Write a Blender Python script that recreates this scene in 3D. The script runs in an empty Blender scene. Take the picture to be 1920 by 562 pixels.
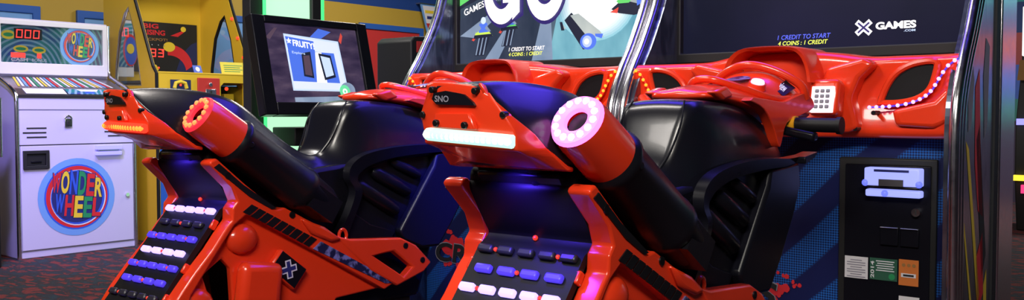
import bpy, bmesh, math, random
from mathutils import Vector, Matrix
random.seed(7)
SC = bpy.context.scene
COL = SC.collection
PI = math.pi
EYE = 0.87          # lens height above the carpet
YAW = math.radians(39.5)

# ------------------------------------------------------------------ materials
def mat(name, col=(.5, .5, .5), rough=.5, metal=0.0, coat=0.0, emit=None, es=0.0, spec=.5, alpha=None, trans=0.0):
    m = bpy.data.materials.new(name); m.use_nodes = True
    b = m.node_tree.nodes['Principled BSDF']
    b.inputs['Base Color'].default_value = (*col, 1)
    b.inputs['Roughness'].default_value = rough
    b.inputs['Metallic'].default_value = metal
    b.inputs['Coat Weight'].default_value = coat
    b.inputs['Coat Roughness'].default_value = .06
    b.inputs['Specular IOR Level'].default_value = spec
    b.inputs['Transmission Weight'].default_value = trans
    if emit:
        b.inputs['Emission Color'].default_value = (*emit, 1)
        b.inputs['Emission Strength'].default_value = es
    return m

def nodes(m):
    return m.node_tree.nodes, m.node_tree.links, m.node_tree.nodes['Principled BSDF']

def add_noise_rough(m, scale=40, lo=.2, hi=.4):
    n, l, b = nodes(m)
    t = n.new('ShaderNodeTexNoise'); t.inputs['Scale'].default_value = scale
    tc = n.new('ShaderNodeTexCoord'); l.new(tc.outputs['Object'], t.inputs['Vector'])
    r = n.new('ShaderNodeMapRange'); r.inputs['To Min'].default_value = lo; r.inputs['To Max'].default_value = hi
    l.new(t.outputs['Fac'], r.inputs['Value']); l.new(r.outputs['Result'], b.inputs['Roughness'])
    return m

def add_bump(m, scale=200, strength=.1, dist=.002):
    n, l, b = nodes(m)
    t = n.new('ShaderNodeTexNoise'); t.inputs['Scale'].default_value = scale
    tc = n.new('ShaderNodeTexCoord'); l.new(tc.outputs['Object'], t.inputs['Vector'])
    bu = n.new('ShaderNodeBump'); bu.inputs['Strength'].default_value = strength; bu.inputs['Distance'].default_value = dist
    l.new(t.outputs['Fac'], bu.inputs['Height']); l.new(bu.outputs['Normal'], b.inputs['Normal'])
    return m

def glow(name, col, s):
    return mat(name, tuple(c*.4 for c in col), .4, emit=col, es=s)

M = {}
M['orange'] = add_noise_rough(mat('orange gloss plastic', (.86, .046, .011), .22, coat=.35), 12, .16, .30)
M['orange_dark'] = mat('orange plastic recess', (.62, .022, .006), .3, coat=.3)
M['black_seat'] = add_bump(mat('black vinyl', (.007, .007, .012), .26, coat=.1, spec=.42), 500, .05, .001)
M['black_body'] = add_noise_rough(mat('black satin plastic', (.006, .006, .010), .3, spec=.22), 20, .24, .36)
M['black_pipe'] = add_noise_rough(mat('black painted pipe', (.006, .006, .009), .32, spec=.32), 25, .26, .38)
M['black_rubber'] = mat('black rubber', (.006, .006, .008), .5, spec=.28)
M['black_matte'] = mat('black matte board', (.006, .006, .007), .6)
M['bolt'] = mat('dark bolt head', (.012, .012, .014), .4, metal=.6)
M['grip_yellow'] = mat('yellow plastic', (.80, .36, .01), .4)
M['chrome'] = add_noise_rough(mat('brushed chrome', (.72, .72, .76), .2, metal=1), 60, .14, .28)
M['steel'] = mat('dull steel', (.42, .42, .46), .35, metal=1)
M['white_paint'] = add_bump(mat('white laminate', (.58, .55, .74), .42), 300, .04, .001)
M['white_lip'] = mat('white enamel', (.74, .72, .80), .4)
M['grey_line'] = mat('grey seam', (.25, .24, .32), .6)
M['yellow_paint'] = add_noise_rough(mat('yellow laminate', (.72, .46, .03), .4), 10, .35, .5)
M['blue_paint'] = mat('blue laminate', (.02, .10, .42), .45)
M['navy'] = mat('navy board', (.012, .02, .10), .5)
M['red_board'] = mat('red board', (.52, .03, .03), .5)
M['paper_white'] = mat('white paper', (.72, .70, .74), .7)
M['paper_green'] = mat('green paper', (.02, .10, .06), .6)
M['paper_orange'] = mat('orange paper', (.62, .17, .03), .6)
M['paper_yellow'] = mat('yellow paper', (.75, .62, .06), .6)
M['ink'] = mat('black ink', (.01, .01, .012), .6)
M['ink_grey'] = mat('grey ink', (.25, .24, .3), .6)
M['print_white'] = mat('white ink', (.75, .75, .8), .5)
M['print_red'] = mat('red ink', (.65, .02, .03), .5)
M['print_yellow'] = mat('yellow ink', (.80, .58, .04), .5)
M['print_blue'] = mat('blue ink', (.03, .10, .62), .5)
M['print_ltblue'] = mat('light blue ink', (.16, .36, .74), .5)
M['print_green'] = mat('green ink', (.02, .28, .10), .5)
M['print_navy'] = mat('navy ink', (.02, .025, .16), .5)
M['print_brown'] = mat('brown ink', (.32, .16, .05), .5)

for k_, c_ in (('red', (.75, .03, .04)), ('yellow', (.85, .62, .05)), ('blue', (.05, .10, .65)), ('ltblue', (.20, .40, .80)), ('green', (.02, .36, .12)), ('navy', (.02, .02, .14)), ('white', (.75, .75, .8))):
    M['lit_ink_'+k_] = mat('backlit '+k_+' ink', c_, .4, emit=c_, es=.40)
# lamps of the machines
M['led_pink'] = glow('pink led', (1, .16, .85), 2.6)
M['led_pink_hot'] = glow('pink led core', (1, .55, 1), 3.4)
M['led_red_ring'] = glow('red led', (1, .03, .06), .8)
M['led_red_spot'] = glow('red led core', (1, .30, .08), 1.25)
M['led_white'] = glow('white green led', (.55, 1, .80), 1.15)
M['led_green_edge'] = glow('green led core', (.95, 1, 1), 1.3)
M['led_red_bar'] = glow('red tail led', (1, .05, .02), 1.3)
M['led_orange_core'] = glow('orange tail led core', (1, .25, .03), 2.0)
M['led_violet'] = glow('violet led bright', (.38, .29, 1), 2.5)
M['led_blue'] = glow('violet led dim', (.10, .055, .95), .75)
M['led_off'] = mat('unlit lens', (.022, .02, .035), .35)
M['led_red_dot'] = glow('red indicator', (1, .05, .02), .75)
M['led_amber'] = glow('amber led', (1, .32, .02), 2.0)
M['led_strip_pink'] = glow('pink strip led', (1, .30, .80), 2.6)
M['button_white'] = glow('white button', (.80, .80, 1), 1.1)
M['key_white'] = glow('lit keypad', (1, .78, .86), 1.5)
M['bill_glow'] = glow('blue white acceptor', (.34, .38, 1), 1.1)
M['bill_core'] = glow('blue acceptor lens', (.12, .15, 1), 1.5)
M['ticket_glow'] = glow('violet acceptor', (.34, .32, 1), 1.25)
M['digit_red'] = glow('red digit', (1, .05, .04), 1.8)
M['green_glow'] = glow('green acrylic', (.52, 1, .62), 1.05)
M['green_hot'] = glow('green tube', (.06, 1, .22), 1.3)
M['lit_white'] = glow('lit white sign', (1, 1, .96), 1.3)
M['lit_yellow'] = glow('lit yellow strip', (1, .75, .05), 1.2)
M['lit_pink'] = glow('lit pink strip', (1, .05, .22), 1.1)
M['lit_red'] = glow('small red lamp', (1, .05, .02), 1.6)
M['scr_white'] = glow('screen white', (1, 1, 1), 1.05)
M['scr_navy'] = glow('screen navy', (.03, .02, .16), .8)
M['scr_yellow'] = glow('screen yellow', (.85, .95, .12), 1)
M['scr_blue'] = glow('screen blue', (.10, .14, .95), 1)
M['scr_steel'] = None
M['scr_road'] = None
M['scr_cyan'] = None
M['scr_pale'] = None
M['scr_green'] = glow('screen green', (.12, .62, .14), .9)
M['scr_lime'] = glow('screen lime', (.55, .80, .10), .9)
M['scr_dark'] = glow('screen shadow', (.012, .016, .035), 1)
M['scr_red'] = glow('screen red', (.75, .08, .06), .8)
M['scr_bluelight'] = glow('screen headlight', (.35, .45, 1), 1.2)
M['scr_plum'] = glow('screen plum', (.05, .03, .075), 1)
M['scr_plum2'] = glow('screen brown', (.09, .055, .085), 1)
M['scr_azure'] = glow('screen azure', (.07, .16, .72), 1)
M['scr_paleblue'] = glow('screen pale blue', (.55, .68, .95), 1)
M['scr_page'] = glow('screen page', (.66, .72, .92), 1.05)
M['scr_mist'] = glow('screen mist', (.42, .60, .66), 1)
M['scr_mint'] = glow('screen mint', (.15, .72, .35), 1)

# glass of the machines' windows
g = mat('window glass', (.9, .95, .95), .03, trans=1.0); M['glass'] = g

def emissive_noise(name, stops, scale, s, stretch=(1, 1, 1)):
    m = mat(name, (0, 0, 0), .25); n, l, b = nodes(m)
    tc = n.new('ShaderNodeTexCoord'); mp = n.new('ShaderNodeMapping'); mp.inputs['Scale'].default_value = stretch
    t = n.new('ShaderNodeTexNoise'); t.inputs['Scale'].default_value = scale; t.inputs['Detail'].default_value = 3
    r = n.new('ShaderNodeValToRGB'); e = r.color_ramp.elements
    e[0].position, e[0].color = stops[0][0], (*stops[0][1], 1)
    e[1].position, e[1].color = stops[-1][0], (*stops[-1][1], 1)
    for p, c in stops[1:-1]:
        k = e.new(p); k.color = (*c, 1)
    l.new(tc.outputs['Object'], mp.inputs['Vector']); l.new(mp.outputs['Vector'], t.inputs['Vector'])
    l.new(t.outputs['Fac'], r.inputs['Fac']); l.new(r.outputs['Color'], b.inputs['Emission Color'])
    b.inputs['Emission Strength'].default_value = s
    return m
M['scr_race'] = emissive_noise('race picture', [(.3, (.03, .04, .07)), (.5, (.07, .11, .16)), (.7, (.20, .30, .36))], 5, 1, (1, 1, .6))
M['scr_road'] = emissive_noise('race picture road', [(.3, (0.022, 0.034, 0.065)), (.7, (0.055, 0.07, 0.115))], 9, 1, (1, 1, .5))
M['scr_steel'] = emissive_noise('race picture steel', [(.3, (0.2, 0.28, 0.42)), (.7, (0.34, 0.42, 0.58))], 9, 1, (1, 1, .5))
M['scr_cyan'] = emissive_noise('race picture cyan', [(.3, (0.12, 0.36, 0.48)), (.7, (0.28, 0.6, 0.7))], 9, 1, (1, 1, .5))
M['scr_pale'] = emissive_noise('race picture pale', [(.3, (0.4, 0.46, 0.47)), (.7, (0.66, 0.7, 0.66))], 9, 1, (1, 1, .5))
M['scr_idle'] = emissive_noise('idle picture', [(.3, (.007, .008, .024)), (.7, (.014, .013, .042))], 2.5, 1)
M['scr_wood'] = emissive_noise('dark plank picture', [(.3, (.022, .015, .045)), (.55, (.06, .04, .085)), (.75, (.12, .08, .13))], 7, 1, (.7, 1, 2.2))

def carpet():
    m = mat('patterned carpet', (.02, .015, .02), .95); n, l, b = nodes(m)
    tc = n.new('ShaderNodeTexCoord'); mp = n.new('ShaderNodeMapping')
    mp.inputs['Rotation'].default_value = (0, 0, -YAW); mp.inputs['Scale'].default_value = (8, 17, 1)
    l.new(tc.outputs['Object'], mp.inputs['Vector'])
    v = n.new('ShaderNodeTexNoise'); v.inputs['Scale'].default_value = 1.2; v.inputs['Detail'].default_value = 3; v.inputs['Distortion'].default_value = .8
    l.new(mp.outputs['Vector'], v.inputs['Vector'])
    r = n.new('ShaderNodeValToRGB'); e = r.color_ramp.elements
    e[0].position, e[0].color = .36, (.008, .022, .034, 1)
    e[1].position, e[1].color = .68, (.15, .013, .012, 1)
    for p, c in ((.45, (.012, .012, .018)), (.53, (.018, .010, .014)), (.58, (.13, .014, .014))):
        k = e.new(p); k.color = (*c, 1)
    l.new(v.outputs['Fac'], r.inputs['Fac']); l.new(r.outputs['Color'], b.inputs['Base Color'])
    f = n.new('ShaderNodeTexNoise'); f.inputs['Scale'].default_value = 260; l.new(tc.outputs['Object'], f.inputs['Vector'])
    bu = n.new('ShaderNodeBump'); bu.inputs['Strength'].default_value = .5; bu.inputs['Distance'].default_value = .004
    l.new(f.outputs['Fac'], bu.inputs['Height']); l.new(bu.outputs['Normal'], b.inputs['Normal'])
    return m
M['carpet'] = carpet()

def painted_wall(name, band=True):
    m = mat(name, (.45, .30, .03), .6); n, l, b = nodes(m)
    tc = n.new('ShaderNodeTexCoord'); s = n.new('ShaderNodeSeparateXYZ'); l.new(tc.outputs['Object'], s.inputs[0])
    r = n.new('ShaderNodeValToRGB'); r.color_ramp.interpolation = 'CONSTANT'; e = r.color_ramp.elements
    e[0].position, e[0].color = 0, (.44, .29, .035, 1)
    e[1].position, e[1].color = .64, (.008, .045, .22, 1)
    dv = n.new('ShaderNodeMath'); dv.operation = 'DIVIDE'; dv.inputs[1].default_value = 3.0
    l.new(s.outputs['Z'], dv.inputs[0]); l.new(dv.outputs[0], r.inputs['Fac'])
    l.new(r.outputs['Color'], b.inputs['Base Color'])
    t = n.new('ShaderNodeTexNoise'); t.inputs['Scale'].default_value = 120; l.new(tc.outputs['Object'], t.inputs['Vector'])
    bu = n.new('ShaderNodeBump'); bu.inputs['Strength'].default_value = .15; bu.inputs['Distance'].default_value = .003
    l.new(t.outputs['Fac'], bu.inputs['Height']); l.new(bu.outputs['Normal'], b.inputs['Normal'])
    return m
M['wall'] = painted_wall('yellow wall with blue band')

def bands():  # invented wall colours, there to show as reflections in the metal cabinet side
    m = mat('wall bands for reflections', (.1, .1, .2), .6); n, l, b = nodes(m)
    tc = n.new('ShaderNodeTexCoord'); s = n.new('ShaderNodeSeparateXYZ'); l.new(tc.outputs['Object'], s.inputs[0])
    dv = n.new('ShaderNodeMath'); dv.operation = 'DIVIDE'; dv.inputs[1].default_value = 3.0
    r = n.new('ShaderNodeValToRGB'); r.color_ramp.interpolation = 'CONSTANT'; e = r.color_ramp.elements
    e[0].position, e[0].color = 0, (.03, .02, .05, 1); e[1].position, e[1].color = .64, (.02, .20, .22, 1)
    for p, c in ((.26, (.03, .16, .14)), (.33, (.04, .09, .36)), (.44, (.26, .05, .05)), (.54, (.01, .03, .12))):
        k = e.new(p); k.color = (*c, 1)
    l.new(s.outputs['Z'], dv.inputs[0]); l.new(dv.outputs[0], r.inputs['Fac']); l.new(r.outputs['Color'], b.inputs['Base Color'])
    return m
M['reflect_bands'] = bands()

def halftone():
    m = mat('blue halftone print', (.01, .02, .09), .38); n, l, b = nodes(m)
    tc = n.new('ShaderNodeTexCoord'); mp = n.new('ShaderNodeMapping'); mp.inputs['Rotation'].default_value = (0, PI/4, 0)
    mp.inputs['Scale'].default_value = (210, 210, 210)
    l.new(tc.outputs['Object'], mp.inputs['Vector'])
    v = n.new('ShaderNodeTexChecker'); v.inputs['Scale'].default_value = 1.0
    v.inputs['Color1'].default_value = (0, 0, 0, 1); v.inputs['Color2'].default_value = (1, 1, 1, 1)
    l.new(mp.outputs['Vector'], v.inputs['Vector'])
    m2 = n.new('ShaderNodeMapping'); m2.inputs['Rotation'].default_value = (0, math.radians(42), 0); m2.inputs['Scale'].default_value = (3.2, 1, 3.2)
    l.new(tc.outputs['Object'], m2.inputs['Vector'])
    w = n.new('ShaderNodeTexWave'); w.bands_direction = 'Z'; w.inputs['Scale'].default_value = .75; w.inputs['Distortion'].default_value = 2.0
    w.inputs['Detail'].default_value = 2
    l.new(m2.outputs['Vector'], w.inputs['Vector'])
    rr = n.new('ShaderNodeValToRGB'); rr.color_ramp.elements[0].position = .42; rr.color_ramp.elements[1].position = .58
    l.new(w.outputs['Fac'], rr.inputs['Fac'])
    mu = n.new('ShaderNodeMath'); mu.operation = 'MULTIPLY'
    l.new(v.outputs['Fac'], mu.inputs[0]); l.new(rr.outputs['Color'], mu.inputs[1])
    mx = n.new('ShaderNodeMix'); mx.data_type = 'RGBA'
    mx.inputs['A'].default_value = (.005, .010, .075, 1); mx.inputs['B'].default_value = (.012, .12, .46, 1)
    l.new(mu.outputs[0], mx.inputs['Factor']); l.new(mx.outputs['Result'], b.inputs['Base Color'])
    return m
M['halftone'] = halftone()

def side_art():
    m = mat('metallic race print', (.1, .1, .12), .22, metal=.9, coat=.2); n, l, b = nodes(m)
    tc = n.new('ShaderNodeTexCoord'); mp = n.new('ShaderNodeMapping'); mp.inputs['Scale'].default_value = (1, 9, 2.2)
    mp.inputs['Rotation'].default_value = (math.radians(14), 0, 0)
    l.new(tc.outputs['Object'], mp.inputs['Vector'])
    t = n.new('ShaderNodeTexNoise'); t.inputs['Scale'].default_value = 1.6; t.inputs['Detail'].default_value = 4; t.inputs['Distortion'].default_value = 1.2
    l.new(mp.outputs['Vector'], t.inputs['Vector'])
    r = n.new('ShaderNodeValToRGB'); e = r.color_ramp.elements
    e[0].position, e[0].color = .36, (.10, .12, .17, 1)
    e[1].position, e[1].color = .70, (.40, .43, .50, 1)
    for p, c in ((.48, (.24, .28, .36)), (.56, (.16, .17, .24))):
        k = e.new(p); k.color = (*c, 1)
    l.new(t.outputs['Fac'], r.inputs['Fac']); l.new(r.outputs['Color'], b.inputs['Base Color'])
    return m
M['side_art'] = side_art()

def swirl():
    m = mat('swirl print', (.1, .3, .35), .45); n, l, b = nodes(m)
    tc = n.new('ShaderNodeTexCoord'); mp = n.new('ShaderNodeMapping'); mp.inputs['Location'].default_value = (.16, 0, -1.13)
    l.new(tc.outputs['Object'], mp.inputs['Vector'])
    w = n.new('ShaderNodeTexWave'); w.wave_type = 'RINGS'; w.rings_direction = 'Y'; w.inputs['Scale'].default_value = 11; w.inputs['Distortion'].default_value = 1.5
    w.inputs['Detail'].default_value = 1
    l.new(mp.outputs['Vector'], w.inputs['Vector'])
    t = n.new('ShaderNodeTexNoise'); t.inputs['Scale'].default_value = 5; l.new(tc.outputs['Object'], t.inputs['Vector'])
    r1 = n.new('ShaderNodeValToRGB'); e = r1.color_ramp.elements
    e[0].position, e[0].color = .40, (.02, .20, .20, 1); e[1].position, e[1].color = .62, (.13, .03, .20, 1)
    k = e.new(.52); k.color = (.03, .07, .28, 1)
    l.new(t.outputs['Fac'], r1.inputs['Fac'])
    mx = n.new('ShaderNodeMix'); mx.data_type = 'RGBA'; mx.inputs['B'].default_value = (.22, .36, .46, 1)
    r2 = n.new('ShaderNodeValToRGB'); r2.color_ramp.elements[0].position = .5; r2.color_ramp.elements[1].position = .75
    l.new(w.outputs['Fac'], r2.inputs['Fac']); l.new(r2.outputs['Color'], mx.inputs['Factor']); l.new(r1.outputs['Color'], mx.inputs['A'])
    l.new(mx.outputs['Result'], b.inputs['Base Color'])
    return m
M['swirl'] = swirl()
def camo():
    m = mat('blue camouflage print', (.02, .03, .1), .35); n, l, b = nodes(m)
    tc = n.new('ShaderNodeTexCoord'); t = n.new('ShaderNodeTexNoise'); t.inputs['Scale'].default_value = 45; t.inputs['Detail'].default_value = 4
    l.new(tc.outputs['Object'], t.inputs['Vector'])
    r = n.new('ShaderNodeValToRGB'); e = r.color_ramp.elements
    e[0].position, e[0].color = .48, (.012, .014, .06, 1); e[1].position, e[1].color = .60, (.20, .20, .48, 1)
    l.new(t.outputs['Fac'], r.inputs['Fac']); l.new(r.outputs['Color'], b.inputs['Base Color'])
    return m
M['camo'] = camo()

# ------------------------------------------------------------------ mesh tools
class MB:
    """collects faces of several materials; build() links them as one mesh object"""
    def __init__(s): s.v = []; s.f = []; s.m = []; s.mats = []
    def mi(s, m):
        m = M[m] if isinstance(m, str) else m
        if m not in s.mats: s.mats.append(m)
        return s.mats.index(m)
    def add(s, vs, fs, m):
        o = len(s.v); k = s.mi(m); s.v += [tuple(p) for p in vs]
        for f in fs: s.f.append([o+i for i in f]); s.m.append(k)
        return s
    def box(s, c, d, m, rot=None):
        x, y, z = (a/2 for a in d)
        p = [Vector((i, j, k)) for i in (-x, x) for j in (-y, y) for k in (-z, z)]
        if rot: p = [rot @ q for q in p]
        p = [q+Vector(c) for q in p]
        return s.add(p, [(0, 1, 3, 2), (4, 6, 7, 5), (0, 4, 5, 1), (2, 3, 7, 6), (0, 2, 6, 4), (1, 5, 7, 3)], m)
    def cyl(s, a, b, r, m, n=20, r2=None, caps=True):
        a, b = Vector(a), Vector(b); d = (b-a).normalized(); u = d.orthogonal().normalized(); w = d.cross(u)
        r2 = r if r2 is None else r2
        vs = [a+(u*math.cos(t)+w*math.sin(t))*r for t in (2*PI*i/n for i in range(n))]
        vs += [b+(u*math.cos(t)+w*math.sin(t))*r2 for t in (2*PI*i/n for i in range(n))]
        fs = [(i, (i+1) % n, n+(i+1) % n, n+i) for i in range(n)]
        if caps: fs += [tuple(range(n-1, -1, -1)), tuple(range(n, 2*n))]
        return s.add(vs, fs, m)
    def lathe(s, a, d, prof, m, n=28):
        a, d = Vector(a), Vector(d).normalized(); u = d.orthogonal().normalized(); w = d.cross(u); vs = []
        for h, r in prof:
            vs += [a+d*h+(u*math.cos(t)+w*math.sin(t))*r for t in (2*PI*i/n for i in range(n))]
        fs = [(j*n+i, j*n+(i+1) % n, (j+1)*n+(i+1) % n, (j+1)*n+i) for j in range(len(prof)-1) for i in range(n)]
        return s.add(vs, fs, m)
    def ball(s, c, r, m, n=10, sc=(1, 1, 1)):
        vs = []; k = n//2
        for j in range(k+1):
            for i in range(n):
                a, t = PI*j/k, 2*PI*i/n
                vs.append((c[0]+r*sc[0]*math.sin(a)*math.cos(t), c[1]+r*sc[1]*math.sin(a)*math.sin(t), c[2]+r*sc[2]*math.cos(a)))
        return s.add(vs, [(j*n+i, (j+1)*n+i, (j+1)*n+(i+1) % n, j*n+(i+1) % n) for j in range(k) for i in range(n)], m)
    def prism(s, pts, x0, x1, m, axis='x', holes=()):
        """polygon (a,b) extruded along an axis: x -> (y,z), y -> (x,z), z -> (x,y)"""
        def P(a, b, t): return {'x': (t, a, b), 'y': (a, t, b), 'z': (a, b, t)}[axis]
        bm = bmesh.new(); edges = []
        for loop in [pts]+list(holes):
            vv = [bm.verts.new(P(a, b, x0)) for a, b in loop]
            edges += [bm.edges.new((vv[i], vv[(i+1) % len(vv)])) for i in range(len(vv))]
        bmesh.ops.triangle_fill(bm, use_beauty=True, use_dissolve=False, edges=edges)
        r = bmesh.ops.extrude_face_region(bm, geom=bm.faces[:])
        d = {'x': Vector((x1-x0, 0, 0)), 'y': Vector((0, x1-x0, 0)), 'z': Vector((0, 0, x1-x0))}[axis]
        bmesh.ops.translate(bm, verts=[g for g in r['geom'] if isinstance(g, bmesh.types.BMVert)], vec=d)
        bmesh.ops.recalc_face_normals(bm, faces=bm.faces[:])
        bm.verts.index_update()
        s.add([v.co.copy() for v in bm.verts], [[v.index for v in f.verts] for f in bm.faces], m); bm.free()
        return s
    def tube(s, pts, r, m, n=10, closed=False):
        pts = [Vector(p) for p in pts]; k = len(pts); vs = []; up = None
        for i, p in enumerate(pts):
            a = pts[(i-1) % k] if (closed or i) else p; b = pts[(i+1) % k] if (closed or i < k-1) else p
            d = (b-a).normalized()
            if up is None: up = d.orthogonal().normalized()
            up = (up-d*up.dot(d)).normalized(); w = d.cross(up); rr = r[i] if isinstance(r, (list, tuple)) else r
            vs += [p+(up*math.cos(t)+w*math.sin(t))*rr for t in (2*PI*j/n for j in range(n))]
        fs = [(i*n+j, i*n+(j+1) % n, ((i+1) % k)*n+(j+1) % n, ((i+1) % k)*n+j) for i in range(k if closed else k-1) for j in range(n)]
        if not closed: fs += [tuple(range(n-1, -1, -1)), tuple(range((k-1)*n, k*n))]
        return s.add(vs, fs, m)
    def strip(s, path, x0, x1, t, m):
        """band following a (y,z) path, between x0 and x1, t thick"""
        n = len(path); vs = []
        for i, (y, z) in enumerate(path):
            a = path[max(i-1, 0)]; b = path[min(i+1, n-1)]
            d = Vector((b[0]-a[0], b[1]-a[1])).normalized(); nn = Vector((-d.y, d.x))*t
            vs += [(x0, y, z), (x1, y, z), (x1, y+nn.x, z+nn.y), (x0, y+nn.x, z+nn.y)]
        fs = []
        for i in range(n-1):
            o = i*4
            fs += [(o, o+1, o+5, o+4), (o+1, o+2, o+6, o+5), (o+2, o+3, o+7, o+6), (o+3, o, o+4, o+7)]
        fs += [(3, 2, 1, 0), (n*4-4, n*4-3, n*4-2, n*4-1)]
        return s.add(vs, fs, m)
    def loft(s, rings, m, caps=True):
        n = len(rings[0]); vs = [p for r in rings for p in r]
        fs = [(j*n+i, j*n+(i+1) % n, (j+1)*n+(i+1) % n, (j+1)*n+i) for j in range(len(rings)-1) for i in range(n)]
        if caps: fs += [tuple(range(n-1, -1, -1)), tuple(range((len(rings)-1)*n, len(rings)*n))]
        return s.add(vs, fs, m)
    def text(s, body, fr, w, h, m, bold=0.0, shear=0.0, depth=0.0, center=False):
        """flat lettering filling w x h at the frame fr = (origin, right, up)"""
        vs, fs = glyphs(body, bold, shear)
        xs = [p[0] for p in vs]; ys = [p[1] for p in vs]; x0, x1, y0, y1 = min(xs), max(xs), min(ys), max(ys)
        o, u, v = (Vector(q) for q in fr)
        return s.add([o+u*((p[0]-x0)/(x1-x0)*w)+v*((p[1]-y0)/(y1-y0)*h) for p in vs], fs, m)
    def flat(s, pts, m):
        return s.add(pts, [tuple(range(len(pts)))], m)
    def build(s, name, parent=None, smooth=None, bevel=0, subsurf=0, crease=None, seg=2):
        me = bpy.data.meshes.new(name); me.from_pydata(s.v, [], s.f)
        for q in s.mats: me.materials.append(q)
        for p, k in zip(me.polygons, s.m): p.material_index = k
        bm = bmesh.new(); bm.from_mesh(me)
        bmesh.ops.recalc_face_normals(bm, faces=bm.faces[:]); bm.to_mesh(me); bm.free()
        o = bpy.data.objects.new(name, me); COL.objects.link(o)
        if parent is not None: o.parent = parent
        if bevel:
            q = o.modifiers.new('bevel', 'BEVEL'); q.width = bevel; q.segments = seg; q.limit_method = 'ANGLE'; q.angle_limit = math.radians(35)
        if subsurf:
            q = o.modifiers.new('smooth', 'SUBSURF'); q.levels = subsurf; q.render_levels = subsurf
            if crease:
                at = me.attributes.new('crease_edge', 'FLOAT', 'EDGE'); at.data.foreach_set('value', crease(me))
        if smooth or subsurf or (smooth is None and bevel):
            for p in me.polygons: p.use_smooth = True
            if not subsurf:
                try: me.set_sharp_from_angle(angle=math.radians(40))
                except Exception: pass
        return o

_G = {}
def glyphs(body, bold=0.0, shear=0.0):
    k = (body, bold, shear)
    if k not in _G:
        c = bpy.data.curves.new('lettering', 'FONT'); c.body = body; c.offset = bold; c.shear = shear; c.resolution_u = 4
        o = bpy.data.objects.new('lettering', c); COL.objects.link(o)
        bpy.context.view_layer.update()
        me = bpy.data.meshes.new_from_object(o.evaluated_get(bpy.context.evaluated_depsgraph_get()))
        _G[k] = ([tuple(v.co) for v in me.vertices], [tuple(p.vertices) for p in me.polygons])
        bpy.data.objects.remove(o); bpy.data.curves.remove(c); bpy.data.meshes.remove(me)
    return _G[k]

def thing(name, label, cat, loc=(0, 0, 0), rz=0, group=None):
    o = bpy.data.objects.new(name, None); COL.objects.link(o); o.empty_display_size = .1
    o.location = loc; o.rotation_euler = (0, 0, rz); o['label'] = label; o['category'] = cat
    if group: o['group'] = group
    return o
def tag(o, label, cat, group=None):
    o['label'] = label; o['category'] = cat
    if group: o['group'] = group
    return o
def struct(o): o['kind'] = 'structure'; return o
def copy_tree(o, parent=None):
    c = o.copy(); COL.objects.link(c)
    if parent is not None: c.parent = parent
    for ch in list(o.children): copy_tree(ch, c)
    return c
def remat(o, names):
    """give this copy its own materials without touching the shared mesh"""
    for i, nme in enumerate(names):
        o.material_slots[i].link = 'OBJECT'; o.material_slots[i].material = M[nme]
def seven_seg(mb, ch, fr, w, h, m):
    o, u, v = (Vector(q) for q in fr); t = w*.20
    seg = {'0': 'abcdef', '1': 'bc', '2': 'abged', '3': 'abgcd', '4': 'fgbc', '5': 'afgcd', '6': 'afgedc', '7': 'abc', '8': 'abcdefg', '9': 'abcdfg'}[ch]
    R = {'a': (0, h-t, w, h), 'd': (0, 0, w, t), 'g': (0, h/2-t/2, w, h/2+t/2), 'f': (0, h/2, t, h), 'e': (0, 0, t, h/2), 'b': (w-t, h/2, w, h), 'c': (w-t, 0, w, h/2)}
    for q in seg:
        a, b, c, d = R[q]; e = t*.12
        a += e; b += e; c -= e; d -= e
        mb.flat([o+u*a+v*b, o+u*c+v*b, o+u*c+v*d, o+u*a+v*d], m)
def smooth_path(pts, n=6):
    out = []; k = len(pts)
    for i in range(k-1):
        p0, p1, p2, p3 = (Vector(pts[max(0, min(k-1, j))]) for j in (i-1, i, i+1, i+2))
        for q in range(n):
            t = q/n
            out.append(.5*((2*p1)+(-p0+p2)*t+(2*p0-5*p1+4*p2-p3)*t*t+(-p0+3*p1-3*p2+p3)*t**3))
    out.append(Vector(pts[-1])); return [tuple(p) for p in out]

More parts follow.
